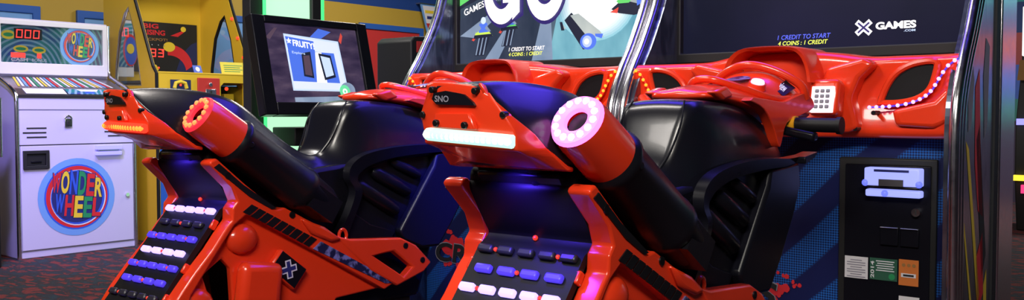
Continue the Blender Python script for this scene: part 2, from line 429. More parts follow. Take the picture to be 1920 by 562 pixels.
# ================================================================== the snowmobile
def make_sled():
    s = thing('snowmobile', '', 'snowmobile ride')
    # --- base plate and pedestal on the carpet
    b = MB(); b.box((0, .32, .015), (.34, 1.10, .03), 'black_matte'); b.box((0, .26, .19), (.17, .40, .34), 'black_matte')
    b.build('base', s, bevel=.006)
    # --- chassis: black core between the orange panels
    b = MB()
    b.prism([(-.20, .772), (-.10, .752), (.06, .70), (.14, .72), (.60, .76), (.66, .70), (.54, .49), (.48, .34), (-.06, .34), (-.09, .62), (-.15, .70)], -.098, .098, 'black_body')
    b.build('chassis', s, bevel=.012)
    # --- seat: tail cowl, dip and tank hump in one skin
    st = [  # P0..P4 half sections (x,y,z)
        [(0, -.345, .914), (.043, -.343, .912), (.088, -.324, .864), (.126, -.226, .783), (0, -.246, .780)],
        [(0, -.300, .920), (.046, -.298, .917), (.092, -.280, .866), (.127, -.205, .785), (0, -.220, .778)],
        [(0, -.235, .923), (.050, -.235, .918), (.097, -.225, .868), (.127, -.175, .786), (0, -.185, .772)],
        [(0, -.150, .919), (.056, -.150, .911), (.100, -.150, .864), (.124, -.130, .782), (0, -.130, .760)],
        [(0, -.070, .905), (.058, -.070, .893), (.098, -.075, .845), (.116, -.080, .768), (0, -.080, .735)],
        [(0, .000, .845), (.056, .000, .835), (.090, -.005, .795), (.106, -.010, .735), (0, -.010, .70)],
        [(0, .062, .797), (.052, .062, .789), (.082, .060, .757), (.098, .055, .705), (0, .055, .67)],
        [(0, .120, .762), (.050, .120, .756), (.076, .120, .732), (.095, .115, .685), (0, .115, .64)],
        [(0, .165, .752), (.051, .165, .746), (.076, .170, .724), (.098, .180, .680), (0, .18, .63)],
        [(0, .196, .775), (.056, .196, .768), (.086, .215, .735), (.104, .235, .690), (0, .24, .63)],
        [(0, .218, .822), (.066, .218, .815), (.096, .255, .765), (.108, .275, .705), (0, .28, .65)],
        [(0, .236, .872), (.075, .236, .865), (.101, .290, .800), (.110, .315, .72), (0, .32, .66)],
        [(0, .258, .896), (.079, .258, .889), (.103, .320, .825), (.111, .350, .73), (0, .35, .67)],
        [(0, .300, .902), (.079, .300, .894), (.104, .350, .835), (.112, .390, .735), (0, .39, .68)],
        [(0, .400, .899), (.080, .400, .890), (.105, .430, .835), (.113, .460, .74), (0, .46, .69)],
        [(0, .500, .884), (.083, .500, .874), (.106, .520, .820), (.113, .535, .74), (0, .54, .70)],
        [(0, .600, .848), (.083, .600, .838), (.105, .610, .795), (.112, .615, .735), (0, .62, .70)],
        [(0, .680, .800), (.075, .680, .790), (.095, .682, .765), (.105, .685, .725), (0, .69, .70)]]
    rings = [[r[0], r[1], r[2], r[3], r[4]]+[(-p[0], p[1], p[2]) for p in (r[3], r[2], r[1])] for r in st]
    b = MB(); b.loft(rings, 'black_seat')
    def crease(me):
        out = []
        for e in me.edges:
            a, c = e.vertices; same = (a % 8 == c % 8); k = a % 8
            if same and k in (1, 7): out.append(.55)
            elif same and k in (3, 5): out.append(.75)
            elif a < 8 and c < 8: out.append(.9)
            else: out.append(0.0)
        return out
    seat = b.build('seat', s, subsurf=2, crease=crease)
    for q in (1, -1):
        b = MB(); b.tube(smooth_path([(q*.060, .262, .893), (q*.070, .232, .850), (q*.062, .206, .795), (q*.050, .180, .757)], 5), .0022, 'black_seat', 6); b.build('seam', seat)
    # --- orange tail panel
    rows = [(.914, -.339, .040), (.900, -.338, .050), (.866, -.336, .080), (.846, -.331, .092), (.838, -.329, .094), (.818, -.326, .095), (.810, -.298, .092), (.790, -.252, .080)]
    cols = [-1, -.82, -.5, -.2, .2, .5, .82, 1]
    vs = []
    edge = {0: (.045, -.342, .914), 1: (.053, -.338, .900), 2: (.090, -.320, .864), 3: (.103, -.292, .842), 4: (.106, -.284, .836), 5: (.113, -.262, .815), 6: (.117, -.250, .806), 7: (.127, -.222, .782)}
    for i, (z, y, hw) in enumerate(rows):
        for j, t in enumerate(cols):
            if abs(t) == 1: e = edge[i]; vs.append((e[0]*(1 if t > 0 else -1)-(max(0, .020-.006*i) if t < 0 else 0), e[1], e[2]))
            else: vs.append((t/.82*(hw+(max(0, .026-.008*i) if t < 0 else 0))+.008, y+.012*abs(t)**3, z-.005*t))
    nc = len(cols)
    fs = [(i*nc+j, i*nc+j+1, (i+1)*nc+j+1, (i+1)*nc+j) for i in range(len(rows)-1) for j in range(nc-1)]
    # under side runs forward to the cowl
    o = len(vs)
    for t, x in zip(cols, (-.124, -.09, -.055, -.02, .02, .055, .09, .124)):
        vs.append((x, -.205 if abs(t) == 1 else -.200, .779))
    fs += [((len(rows)-1)*nc+j, (len(rows)-1)*nc+j+1, o+j+1, o+j) for j in range(nc-1)]
    b = MB(); b.add(vs, fs, 'orange')
    tp = b.build('tail_panel', s, smooth=True)
    q = tp.modifiers.new('shell', 'SOLIDIFY'); q.thickness = .008; q.offset = 0
    q = tp.modifiers.new('bevel', 'BEVEL'); q.width = .004; q.segments = 2; q.limit_method = 'ANGLE'; q.angle_limit = math.radians(25)
    b = MB(); b.prism([(-.046, .900), (-.020, .903), (.006, .899), (.018, .897), (.036, .885), (.040, .880), (-.040, .882), (-.050, .890)], -.3455, -.341, 'black_body', 'y')
    b.text('SNO', ((-.043, -.3462, .886), (1, 0, -.02), (0, 0, 1)), .030, .010, 'ink_grey', .02)
    b.build('badge_recess', tp)
    b = MB(); b.prism([(-.050, .846), (-.044, .868), (.030, .868), (.042, .843)], -.346, -.336, 'orange', 'y'); b.build('number_plate_boss', tp, bevel=.003)
    for x, y, z in ((-.050, -.342, .905), (.040, -.342, .902), (.086, -.330, .866), (-.082, -.330, .866), (-.038, -.346, .853), (.022, -.346, .850)):
        b = MB(); b.cyl((x, y+.006, z), (x, y-.006, z), .0055, 'bolt', 12); b.build('bolt', tp, bevel=.0015)
    # --- tail light bar
    b = MB()
    pts = [(-.070, -.332, .835), (-.04, -.339, .834), (0, -.340, .832), (.06, -.339, .829), (.104, -.332, .826)]
    b.tube(smooth_path(pts, 4), .0105, 'led_white', 10)
    for i in range(17):
        t = i/16; x = -.067+.168*t
        b.ball((x, -.3465+.006*abs(2*t-1)**2, .8345-.0085*t), .0062, 'led_green_edge', 8)
    b.build('tail_light', s, smooth=True)
    # --- exhaust on the right flank
    a0 = Vector((.147, -.229, .856)); d = Vector((.003, .350, -.236)).normalized()
    b = MB(); b.lathe(a0, d, [(0, .030), (.0, .043), (.002, .046), (.02, .0485), (.112, .0500), (.112, .030)], 'orange', 36)
    tip = b.build('exhaust_tip', s, smooth=True)
    b = MB(); b.lathe(a0, d, [(.003, .019), (-.004, .021), (-.007, .030), (-.005, .043), (.002, .0465)], 'led_pink', 36)
    u = d.orthogonal().normalized(); w = d.cross(u)
    for i in range(14):
        t = 2*PI*i/14; c = a0-d*.006+(u*math.cos(t)+w*math.sin(t))*.034; b.ball(c, .0062, 'led_pink_hot', 8)
    b.build('ring_light', tip, smooth=True)
    b = MB(); b.cyl(a0+d*.012, a0+d*.010, .021, 'black_body', 24); b.build('pipe_mouth', tip)
    b = MB(); b.lathe(a0, d, [(.095, .045), (.108, .0555), (.118, .0560), (.126, .0520), (.31, .0520), (.316, .0545), (.335, .0545), (.342, .0500), (.40, .046), (.43, .034), (.44, 0)], 'black_pipe', 36)
    b.box(a0+d*.375+Vector((.012, 0, -.012)), (.070, .085, .060), 'black_pipe', Matrix.Rotation(math.radians(-34), 3, 'X'))
    pipe = b.build('exhaust_pipe', s, smooth=True)
    b = MB(); b.cyl((.1965, -.128, .785), (.2025, -.128, .785), .0075, 'bolt', 12); b.build('bolt', pipe, bevel=.002)
    # --- side fairings with arched flange and vent slats
    for sg in (1, -1):
        X = lambda x: x*sg
        b = MB()
        outer = smooth_path([(.70, .772), (.60, .768), (.50, .772), (.37, .768), (.262, .752), (.212, .724), (.204, .690), (.222, .655), (.200, .600), (.168, .552)], 4)
        inner = smooth_path([(.68, .756), (.60, .748), (.50, .746), (.375, .738), (.290, .722), (.250, .702), (.240, .684), (.256, .652), (.234, .600), (.206, .548)], 4)
        ring0 = [(X(.112), y, z) for y, z in outer]; n = len(outer)
        o2 = [(X(.134), y+.004, z-.002) for y, z in outer]; i2 = [(X(.128), y, z) for y, z in inner]; i0 = [(X(.098), y, z) for y, z in inner]
        b.add(ring0+o2+i2+i0, [(k*n+i, k*n+i+1, ((k+1) % 4)*n+i+1, ((k+1) % 4)*n+i) for k in range(4) for i in range(n-1)]+[(0, n, 2*n, 3*n), (n-1, 4*n-1, 3*n-1, 2*n-1)], 'black_body')
        fa = b.build('side_fairing', s, smooth=True)
        b = MB(); b.prism([(.535, .745), (.525, .710), (.388, .535), (.405, .505), (.47, .478), (.54, .475), (.60, .545), (.665, .635), (.700, .70), (.69, .756)], X(.096), X(.124), 'black_body'); b.build('front_cowl', fa, bevel=.008)
        b = MB()
        for (y0, z0, y1, z1, r) in ((.262, .664, .385, .592, .020), (.322, .697, .432, .642, .018), (.392, .722, .475, .686, .014)):
            b.tube([(X(.100), y0-.012, z0+.005), (X(.104), y0, z0), (X(.106), (y0+y1)/2, (z0+z1)/2), (X(.104), y1, z1), (X(.099), y1+.01, z1-.006)], [r*.6, r, r, r, r*.6], 'black_body', 12)
        b.build('vent_slat', fa, smooth=True)
        b = MB(); b.prism([(.205, .552), (.256, .652), (.235, .60), (.300, .560), (.388, .533), (.372, .512), (.20, .50)], X(.090), X(.108), 'black_body'); b.build('lower_cowl', fa, bevel=.006)
        b = MB(); b.prism([(.66, .768), (.735, .778), (.72, .765), (.66, .752)], X(.112), X(.150), 'black_body'); b.build('fairing_winglet', fa, bevel=.003)
    # --- orange tunnel side panels
    full = [(-.205, .752), (-.192, .757), (-.12, .695), (-.035, .628), (-.012, .632), (.014, .618), (.053, .597), (.093, .577), (.155, .535), (.20, .525), (.33, .43), (.34, .392),
            (.155, .384), (.11, .33), (.0, .27), (-.14, .17), (-.225, .15), (-.28, .22), (-.300, .32), (-.298, .42), (-.280, .450), (-.235, .505), (-.192, .550), (-.152, .598), (-.138, .612), (-.136, .640), (-.126, .655), (-.140, .688), (-.188, .735), (-.196, .744)]
    arm = [(-.205, .752), (-.192, .757), (-.12, .695), (-.035, .628), (-.012, .632), (.014, .618), (.053, .597), (.093, .577), (.155, .535), (.345, .405), (.300, .388),
           (.02, .548), (-.098, .618), (-.118, .622), (-.150, .600), (-.205, .530), (-.262, .455), (-.280, .40), (-.280, .32), (-.260, .24), (-.318, .26), (-.322, .32), (-.319, .42), (-.298, .450), (-.251, .505), (-.208, .550), (-.170, .598), (-.156, .612), (-.154, .640), (-.141, .655), (-.154, .688), (-.202, .735), (-.210, .744)]
    for sg in (1, -1):
        X = lambda x: x*sg
        b = MB(); b.prism(full, X(.116), X(.137), 'orange', holes=[[(-.222, .492), (-.172, .525), (-.150, .500), (-.146, .415), (-.190, .395), (-.205, .44)]]); b.prism(arm, X(.113), X(.158), 'orange')
        sp = b.build('side_panel', s, bevel=.006, seg=3)
        b = MB(); b.prism([(-.200, .736), (-.187, .744), (-.125, .692), (-.037, .632), (-.050, .630), (-.110, .664)], X(.158), X(.1605), 'black_rubber'); b.build('grip_inlay', sp)
        # black slotted stripe then printed end
        b = MB(); yv = lambda t: (-.116+.40*t); zt = lambda t: .6455-.2185*t; zb = lambda t: .626-.2195*t
        for i in range(9):
            t0, t1 = .0+.052*i, .042+.052*i
            b.prism([(yv(t0)-.012, zb(t0)+.004), (yv(t1)-.012, zb(t1)+.004), (yv(t1)+.012, zt(t1)), (yv(t0)+.012, zt(t0))], X(.158), X(.1605), 'black_rubber')
        b.prism([(yv(.49)-.012, zb(.49)+.004), (.300, .405), (.338, .402), (yv(.49)+.012, zt(.49))], X(.158), X(.1604), 'camo')
        b.build('stripe_decal', sp)
        # bulges inside the recess
        b = MB(); rot = Matrix.Rotation(math.radians(-8), 3, 'X'); b.box((X(.150), -.085, .452), (.044, .118, .112), 'orange', rot); b.build('panel_bulge', sp, bevel=.022, seg=4)
        b = MB(); b.ball((X(.140), -.122, .566), .042, 'orange', 20, (.55, 1, .85)); b.build('panel_dome', sp, smooth=True)
        b = MB(); b.ball((X(.138), -.238, .425), .040, 'orange', 20, (.5, 1, 1)); b.build('panel_dome', sp, smooth=True)
        b = MB(); b.prism([(-.022, .533), (.053, .474), (.013, .427), (-.060, .489)], X(.137), X(.156), 'orange'); b.build('badge_boss', sp, bevel=.005)
        b = MB(); b.prism([(-.019, .527), (.047, .474), (.011, .433), (-.053, .489)], X(.156), X(.158), 'black_body')
        cx = Vector((X(.1584), -.004, .481)); 
        for k, (L, W, mm) in enumerate(((.024, .0085, 'print_white'), (.0205, .0050, 'print_navy'))):
            for an in (math.radians(8), math.radians(98)):
                e1 = Vector((0, math.cos(an), math.sin(an))); e2 = Vector((0, -math.sin(an), math.cos(an))); off = Vector((X(.0005*k+.0002*(an > 1)), 0, 0))
                b.flat([cx+off+e1*L*.95+e2*W, cx+off-e1*L*.95+e2*W, cx+off-e1*L*.95-e2*W, cx+off+e1*L*.95-e2*W], mm)
        b.build('badge', sp)
        # foot bracket with its opening
        b = MB(); b.prism([(.135, .548), (.185, .535), (.358, .521), (.414, .495), (.470, .442), (.440, .418), (.341, .392), (.250, .445)], X(.132), X(.162), 'orange',
                          holes=[[(.262, .482), (.332, .488), (.400, .437), (.367, .414)]])
        fb = b.build('foot_bracket', sp, bevel=.005)
        for y, z in ((.372, .498), (.434, .452)):
            b = MB(); b.cyl((X(.160), y, z), (X(.165), y, z), .008, 'bolt', 12); b.build('bolt', fb)
        for y, z in ((.008, .612), (-.165, .716)):
            b = MB(); b.cyl((X(.156), y, z), (X(.161), y, z), .008, 'bolt', 12); b.build('bolt', sp)
        b = MB(); b.tube([(X(.150), .168+.012*math.cos(t), .545+.016*math.sin(t)) for t in (2*PI*i/16 for i in range(16))], .0045, 'orange', 8, True); b.build('tie_loop', sp, smooth=True)
        b = MB(); b.prism([(.03, .602), (.10, .575), (.155, .538), (.12, .535), (.06, .562)], X(.140), X(.170), 'orange'); b.build('panel_lug', sp, bevel=.008)
        # rear rail lips with notches
        for k in (0, 3, 5):
            y = -.183-.0245*k; z = .606-.031*k
            b = MB(); b.prism([(y+.006, z+.010), (y-.008, z-.009), (y+.004, z-.018), (y+.018, z+.002)], X(.109), X(.120), 'orange'); b.build('rail_notch', sp, bevel=.003)
        b = MB(); b.prism([(-.164, .707), (-.152, .699), (-.157, .690)], X(.1085), X(.112), 'bolt'); b.build('bolt', sp)
    # --- drive track
    path = [(-.10, .772), (-.145, .768), (-.178, .757), (-.188, .742), (-.178, .722), (-.160, .694), (-.143, .668), (-.136, .654), (-.146, .644)]
    path = smooth_path(path, 3)
    for k in range(9):
        y, z = -.157-.0245*k, .642-.0305*k
        if z < .40: y = -.330+.0
        path += [(y-.004, z-.006), (y-.018, z-.024)]
    path += [(-.325, .33), (-.315, .25), (-.28, .17), (-.21, .11), (-.12, .08)]
    b = MB(); b.strip(path, -.114, .114, .014, 'black_rubber')
    tr = b.build('track', s, bevel=.002)
    b = MB(); b.tube([(-.113, -.166, .757), (0, -.166, .757), (.113, -.166, .757)], .020, 'black_rubber', 14); b.build('track_roller', tr, smooth=True)
    lights = []
    for k in range(9):
        y, z = -.157-.0245*k, .642-.0305*k
        if z < .40: y = -.330
        n = 5 if k % 2 == 0 else 4
        for i in range(n):
            x = -.090+.180*i/(n-1) if n == 5 else -.074+.152*i/(n-1)
            b = MB(); b.box((x, y-.0135, z-.0105), (.0325 if n == 5 else .035, .012, .0150), 'led_off', Matrix.Rotation(math.radians(-38), 3, 'X'))
            l = b.build('track_light', tr, bevel=.004, seg=2); l['_k'] = k; lights.append(l)
        if k % 2 == 0 or k in (1, 3, 5):
            for x in ((-.0675, .0675) if n == 5 else (.0,)):
                b = MB(); b.ball((x, y-.0135, z-.0105), .0042, 'led_red_dot', 8); b.build('indicator', tr, smooth=True)
    b = MB(); b.ball((-.003, -.141, .654), .005, 'led_red_dot', 8); b.build('indicator', tr, smooth=True)
    b = MB(); b.cyl((.030, -.178, .792), (.034, -.165, .752), .022, 'black_body', 20); b.build('tail_support', s, bevel=.004)
    # --- handlebar console
    sec = [  # y, half width, z top, z shoulder, z low
        (.335, .062, .917, .911, .900), (.36, .078, .925, .916, .896), (.40, .084, .932, .915, .892), (.46, .088, .934, .912, .886), (.54, .102, .936, .904, .872),
        (.60, .110, .940, .899, .852), (.64, .115, .949, .902, .848), (.67, .117, .969, .912, .846), (.71, .120, .972, .916, .846), (.76, .120, .957, .902, .850), (.80, .110, .925, .885, .850)]
    rings = []
    for y, hw, zt, zs, zl in sec:
        half = [(0, y, zt), (hw*.50, y, zt-.008), (hw*.88, y, zs), (hw, y, (zs+zl)/2), (hw*.99, y, zl), (0, y, zl-.004)]
        rings.append(half+[(-p[0], p[1], p[2]) for p in half[-2:0:-1]])
    b = MB(); b.loft(rings, 'orange')
    con = b.build('console', s, subsurf=2)
    for sg in (1, -1):
        X = lambda x: x*sg
        b = MB(); b.prism(smooth_path([(.43, .894), (.50, .876), (.55, .835), (.578, .795), (.592, .800), (.62, .845), (.70, .862), (.775, .880), (.765, .902), (.72, .914), (.66, .904), (.60, .893), (.50, .899), (.43, .902)], 3)[:-1], X(.098), X(.122), 'orange')
        b.build('console_fin', con, bevel=.006, seg=3)
        b = MB(); b.prism([(.34, .912), (.40, .925), (.43, .905), (.38, .893)], X(.060), X(.088), 'orange'); b.build('console_tab', con, bevel=.008, seg=3)
    bowl = lambda x, y: .9455+(y-.61)*.15-4.0*x*x
    near = [(.108, .660, .900), (.102, .629, .899), (.090, .561, .906), (.068, .515, .920), (.030, .465, .938), (0, .457, .943)]
    far = [(.118, .735, .902), (.112, .715, .934), (.062, .688, .967), (0, .672, .982)]
    for arc, rr in ((near, .0085), (far, .010)):
        b = MB(); b.tube(smooth_path(arc+[(-p[0], p[1], p[2]) for p in arc[-2::-1]], 5), rr, 'orange', 10); b.build('console_rim', con, smooth=True)
    b = MB(); g = [(x, y) for x, y in smooth_path([(-.060, .56), (-.055, .62), (-.02, .645), (.022, .64), (.030, .60), (.012, .555), (-.03, .535), (-.060, .56)], 4)[:-1]]
    cen = (-.015, .59); n_ = len(g)
    b.add([(x, y, bowl(x, y)+.004) for x, y in g]+[(*cen, bowl(*cen)+.004)], [(k, (k+1) % n_, n_) for k in range(n_)], 'camo'); b.build('gauge_panel', con)
    nrm = Vector((.35, -.30, 1)).normalized(); c0 = Vector((.058, .598, bowl(.058, .598)-.006))
    b = MB(); b.cyl(c0, c0+nrm*.014, .021, 'orange', 24, .019); b.cyl(c0+nrm*.012, c0+nrm*.019, .0165, 'button_white', 24, .014); b.build('start_button', con, smooth=True)
    b = MB(); b.add([(.078, .650, .9235), (.104, .640, .9065), (.108, .700, .926), (.084, .698, .945)], [(0, 1, 2, 3)], 'black_body')
    b.text('view', ((.081, .660, .9262), (.83, -.30, -.52), (0, .85, .5)), .022, .03, 'print_white', .02); b.build('view_button', con)
    for sg in (1, -1):
        X = lambda x: x*sg
        b = MB(); b.cyl((X(.110), .66, .842), (X(.228), .66, .840), .0165, 'black_rubber', 20); b.cyl((X(.222), .66, .840), (X(.232), .66, .840), .0195, 'black_rubber', 20)
        b.cyl((X(.098), .66, .842), (X(.128), .66, .842), .0195, 'grip_yellow', 20)
        gr = b.build('hand_grip', s, smooth=True)
        b = MB(); b.box((X(.140), .640, .822), (.085, .030, .020), 'black_body', Matrix.Rotation(X(.2), 3, 'Y')); b.build('brake_lever', gr, bevel=.006)
    return s

sledR = make_sled()
sledR.name = 'snowmobile'
sledR.location = (-.983, 1.400, 0)
sledR['label'] = 'nearer black and orange ride-on snowmobile with glowing pink exhaust ring and white tail light bar'
sledR['group'] = 'ride-on snowmobiles before the screens'
sledL = copy_tree(sledR)
sledL['label'] = 'farther ride-on snowmobile, left one, with dim red exhaust ring and red tail light'
yl, rl = math.radians(1.53), math.radians(-1.21)
f_ = Vector((math.sin(yl), math.cos(yl), 0)); r0 = Vector((math.cos(yl), -math.sin(yl), 0)); u0 = Vector((0, 0, 1))
r_ = r0*math.cos(rl)-u0*math.sin(rl); u_ = u0*math.cos(rl)+r0*math.sin(rl)
T = Vector((-.983-.275-1.0276, 1.405, EYE))+r_*.275-u_*EYE
sledL.matrix_basis = Matrix(((r_.x, f_.x, u_.x, T.x), (r_.y, f_.y, u_.y, T.y), (r_.z, f_.z, u_.z, T.z), (0, 0, 0, 1)))
def kids(o):
    for c in o.children:
        yield c
        yield from kids(c)
def light_sled(root, ring, bar, rows):
    for c in kids(root):
        n = c.name.split('.')[0]
        if n == 'ring_light': remat(c, ring)
        if n == 'tail_light': remat(c, bar)
        if n == 'track_light': remat(c, [rows.get(c['_k'], 'led_blue')])
light_sled(sledR, ['led_pink', 'led_pink_hot'], ['led_white', 'led_green_edge'], {0: 'led_off', 1: 'led_blue', 2: 'led_violet', 3: 'led_blue'})
light_sled(sledL, ['led_red_ring', 'led_red_spot'], ['led_red_bar', 'led_orange_core'], {0: 'led_violet', 1: 'led_off', 2: 'led_blue', 3: 'led_violet', 4: 'led_blue', 5: 'led_blue', 6: 'led_off', 7: 'led_blue'})
for r in (sledR, sledL):
    for c in kids(r):
        if '_k' in c: del c['_k']

# ================================================================== the racing cabinets
CY = 2.42     # front of the dash
def make_cabinet():
    c = thing('racing_cabinet', '', 'arcade cabinet')
    W = .464
    prof = smooth_path([(2.62, 1.45), (2.56, 1.24), (2.475, 1.085), (2.415, 1.0), (2.372, .925), (2.352, .86), (2.346, .75), (2.352, .40), (2.352, .0)], 4)
    for sg in (1, -1):
        b = MB(); X = lambda x: x*sg
        pl = [(y+.012, z) for y, z in prof]+[(2.94, 0), (2.94, 1.75), (2.66, 1.75)]
        b.prism(pl, X(W-.028), X(W), 'side_art'); sp = b.build('side_panel', c)
        b = MB()
        for dy in (.0, .024, .048):
            b.tube([(X(W-.002), y+dy, z) for y, z in prof], .0125, 'chrome', 10)
        b.build('chrome_trim', sp, smooth=True)
        b = MB(); b.box((X(W+.002), 2.735, .85), (.006, .040, 1.7), 'black_matte'); b.build('gap_strip', sp)
        b = MB(); b.box((X(W+.003), 2.85, .85), (.010, .17, 1.7), 'chrome'); b.build('rear_trim', sp, bevel=.004)
        b = MB(); xx = X(W+.0008)
        for pts, mm in (([(2.44, .80), (2.47, .78), (2.60, .40), (2.58, .38)], 'print_yellow'), ([(2.42, .62), (2.44, .60), (2.56, .30), (2.54, .30)], 'print_yellow'), ([(2.52, .93), (2.56, .98), (2.58, .80), (2.62, .60), (2.57, .62), (2.53, .74)], 'print_red'),
                        ([(2.56, .50), (2.62, .56), (2.64, .40), (2.58, .36)], 'print_red'), ([(2.45, .93), (2.48, 1.02), (2.51, .95), (2.49, .84), (2.46, .82)], 'ink_grey'), ([(2.54, .80), (2.57, .84), (2.66, .50), (2.62, .44), (2.57, .66)], 'ink'),
                        ([(2.60, .96), (2.62, 1.06), (2.66, 1.04), (2.65, .84), (2.62, .80)], 'ink_grey'), ([(2.64, .42), (2.67, .46), (2.68, .30), (2.65, .28)], 'print_yellow')):
            b.flat([(xx, y, z) for y, z in pts], mm)
        b.build('race_decal', sp)
    # body behind
    b = MB(); b.box((0, 2.80, .50), (.88, .26, 1.0), 'black_matte'); b.box((0, 2.86, 1.38), (.88, .14, .76), 'black_matte'); b.build('body', c, bevel=.004)
    # monitor
    b = MB(); b.prism([(-.447, 1.022), (.447, 1.022), (.447, 1.70), (-.447, 1.70)], 2.63, 2.70, 'black_matte', 'y', holes=[[(-.425, 1.054), (.425, 1.054), (.425, 1.67), (-.425, 1.67)]])
    mon = b.build('monitor_bezel', c, bevel=.004)
    # dash: moulded orange front
    xs = [-.462, -.44, -.40, -.34, -.28, -.22, -.16, -.10, -.04, .04, .10, .16, .22, .28, .34, .40, .44, .462]
    def topz(x): a = abs(x); return 1.012 + (.018 if a < .13 else max(0, .018-(a-.13)*.2))
    def bulge(x, v):
        a = abs(x); o = 0
        if a < .22: o = -.075*(.5+.5*math.cos(PI*min(1, a/.22)))*(1-.35*v)       # centre comes forward
        if .20 < a < .26: o += .010                                             # crease between centre and wing
        if a > .42: o += -.020
        return o
    vs = []; vr = [(0, .806), (.06, .80), (.2, .84), (.38, .88), (.55, .92), (.72, .955), (.86, .99), (.95, None), (1.0, None)]
    for x in xs:
        tz = topz(x); a = abs(x)
        vs += [(x, CY+.09, .812), (x, CY+.005+bulge(x, 0), .803), (x, CY-.008+bulge(x, .2), .818), (x, CY-.004+bulge(x, .3), .85), (x, CY+.010+bulge(x, .45), .885),
               (x, CY+.012+bulge(x, .6), .93), (x, CY+.006+bulge(x, .8), .972), (x, CY+.006+bulge(x, 1), tz-.014), (x, CY+.022+bulge(x, 1), tz), (x, CY+.10, tz+.003), (x, CY+.205, tz+.004), (x, CY+.205, .93)]
    n = 12
    fs = [(i*n+j, (i+1)*n+j, (i+1)*n+j+1, i*n+j+1) for i in range(len(xs)-1) for j in range(n-1)]
    b = MB(); b.add(vs, fs, 'orange'); dash = b.build('dash', c, subsurf=2, crease=lambda me: [.45 if (e.vertices[0] % n == e.vertices[1] % n and e.vertices[0] % n in (1, 2, 7, 8)) else 0 for e in me.edges])
    # hooded arch in the middle
    def hood(sc, dy, dz=0): return [(x*sc, dy, .96+(z-.96)*sc+dz) for x, z in smooth_path([(-.128, .945), (-.118, .99), (-.098, 1.024), (-.055, 1.042), (.06, 1.042), (.100, 1.028), (.122, .99), (.130, .945)], 5)]
    A = [hood(1.0, 2.50), hood(1.0, 2.335), hood(.96, 2.318), hood(.88, 2.325), hood(.80, 2.42), hood(.74, 2.47)]
    k = len(A[0]); vs = [p for r in A for p in r]
    fs = [(j*k+i, j*k+i+1, (j+1)*k+i+1, (j+1)*k+i) for j in range(len(A)-1) for i in range(k-1)]+[tuple(range((len(A)-1)*k, len(A)*k))]
    b = MB(); b.add(vs, fs, 'orange'); b.build('dash_hood', dash, smooth=True)
    b = MB(); b.prism([(-.092, .955), (.092, .955), (.098, .985), (.06, 1.0), (-.06, 1.0), (-.096, .985)], 2.395, 2.40, 'black_matte', 'y'); b.build('hood_vent', dash)
    # angular brackets beside the hood
    for sg in (1, -1):
        X = lambda x: x*sg
        b = MB(); b.prism([(X(.14), .985), (X(.235), 1.008), (X(.262), .990), (X(.225), .955), (X(.205), .905), (X(.225), .83), (X(.195), .815), (X(.12), .83), (X(.115), .93)], CY-.035, CY+.02, 'orange', 'y')
        b.build('dash_bracket', dash, bevel=.012, seg=3)
        leaf = smooth_path([(.268, .893), (.284, .935), (.308, .968), (.350, .990), (.400, .992), (.398, .955), (.384, .922), (.355, .902), (.312, .893), (.268, .893)], 4)[:-1]
        b = MB(); b.prism([(X(x), z) for x, z in leaf], CY-.004, CY+.004, 'black_rubber', 'y'); b.build('speaker_cover', dash)
        b = MB(); b.tube([(X(x), CY-.005, z) for x, z in leaf], .0085, 'orange', 8, True); b.build('speaker_rim', dash, smooth=True)
        b = MB(); b.prism([(X(.30), .875), (X(.40), .898), (X(.43), .93), (X(.45), .90), (X(.45), .85), (X(.40), .83), (X(.31), .835)], CY-.022, CY+.01, 'orange', 'y'); b.build('dash_pad', dash, bevel=.012, seg=3)
        pts = smooth_path([(.246, .882), (.302, .885), (.352, .895), (.389, .917), (.413, .955), (.431, .982), (.458, 1.002)], 8)
        b = MB(); b.tube([(X(x), CY-.014, z) for x, z in pts], .0022, 'led_blue', 6)
        acc = 0; last = pts[0]
        for p in pts:
            acc += math.hypot(p[0]-last[0], p[1]-last[1]); last = p
            if acc > .0155 or p is pts[0]: b.ball((X(p[0]), CY-.018, p[1]), .0050, 'led_strip_pink', 8); acc = 0
        b.build('light_strip', dash, smooth=True)['_s'] = sg
        for x, z in ((.438, .842), (.215, .828), (.26, .868)):
            b = MB(); b.cyl((X(x), CY-.03, z), (X(x), CY+.01, z), .006, 'bolt', 12); b.build('bolt', dash)
    # lit keypad on its boss
    b = MB(); b.box((.154, CY-.065, .905), (.078, .05, .095), 'orange', Matrix.Rotation(math.radians(-12), 3, 'X')); kb = b.build('keypad_boss', dash, bevel=.014, seg=3)
    b = MB(); rot = Matrix.Rotation(math.radians(-12), 3, 'X'); oc = Vector((.154, CY-.093, .902))
    b.box(oc, (.058, .008, .068), 'key_white', rot)
    for i in range(3):
        for j in range(4):
            b.box(oc+rot @ Vector((-.014+.014*i, -.005, .021-.0135*j)), (.010, .006, .009), 'ink_grey', rot)
    b.build('keypad', kb, bevel=.002)
    # lower printed front and coin door
    b = MB(); b.box((0, 2.49, .405), (.90, .03, .80), 'halftone')
    fp = b.build('front_panel', c)
    b = MB(); rnd = random.Random(3)
    def splat(cx, cz, R, nn):
        for i in range(nn):
            a = rnd.random()*2*PI; q = R*rnd.random()**.6; r = R*(.30 if q < R*.5 else .12)*rnd.uniform(.5, 1.3)
            b.flat([(cx+q*math.cos(a)+r*rnd.uniform(.8, 1.2)*math.cos(t), 2.4742-.00005*i, cz+q*math.sin(a)*.8+r*rnd.uniform(.8, 1.2)*math.sin(t)) for t in (2*PI*k/11 for k in range(11))], 'print_red')
    splat(-.01, .385, .055, 16); splat(-.30, .375, .085, 24); splat(-.16, .38, .05, 8)
    for g, yy, mm in ((.0030, 2.4725, 'ink_grey'), (0, 2.4719, 'ink')):
        b.text('CROSS', ((-.385-g, yy, .322-g), (1, 0, 0), (0, 0, 1)), .36+2*g, .070+2*g, mm, .03+g, .12)
    b.build('splatter_title', fp)
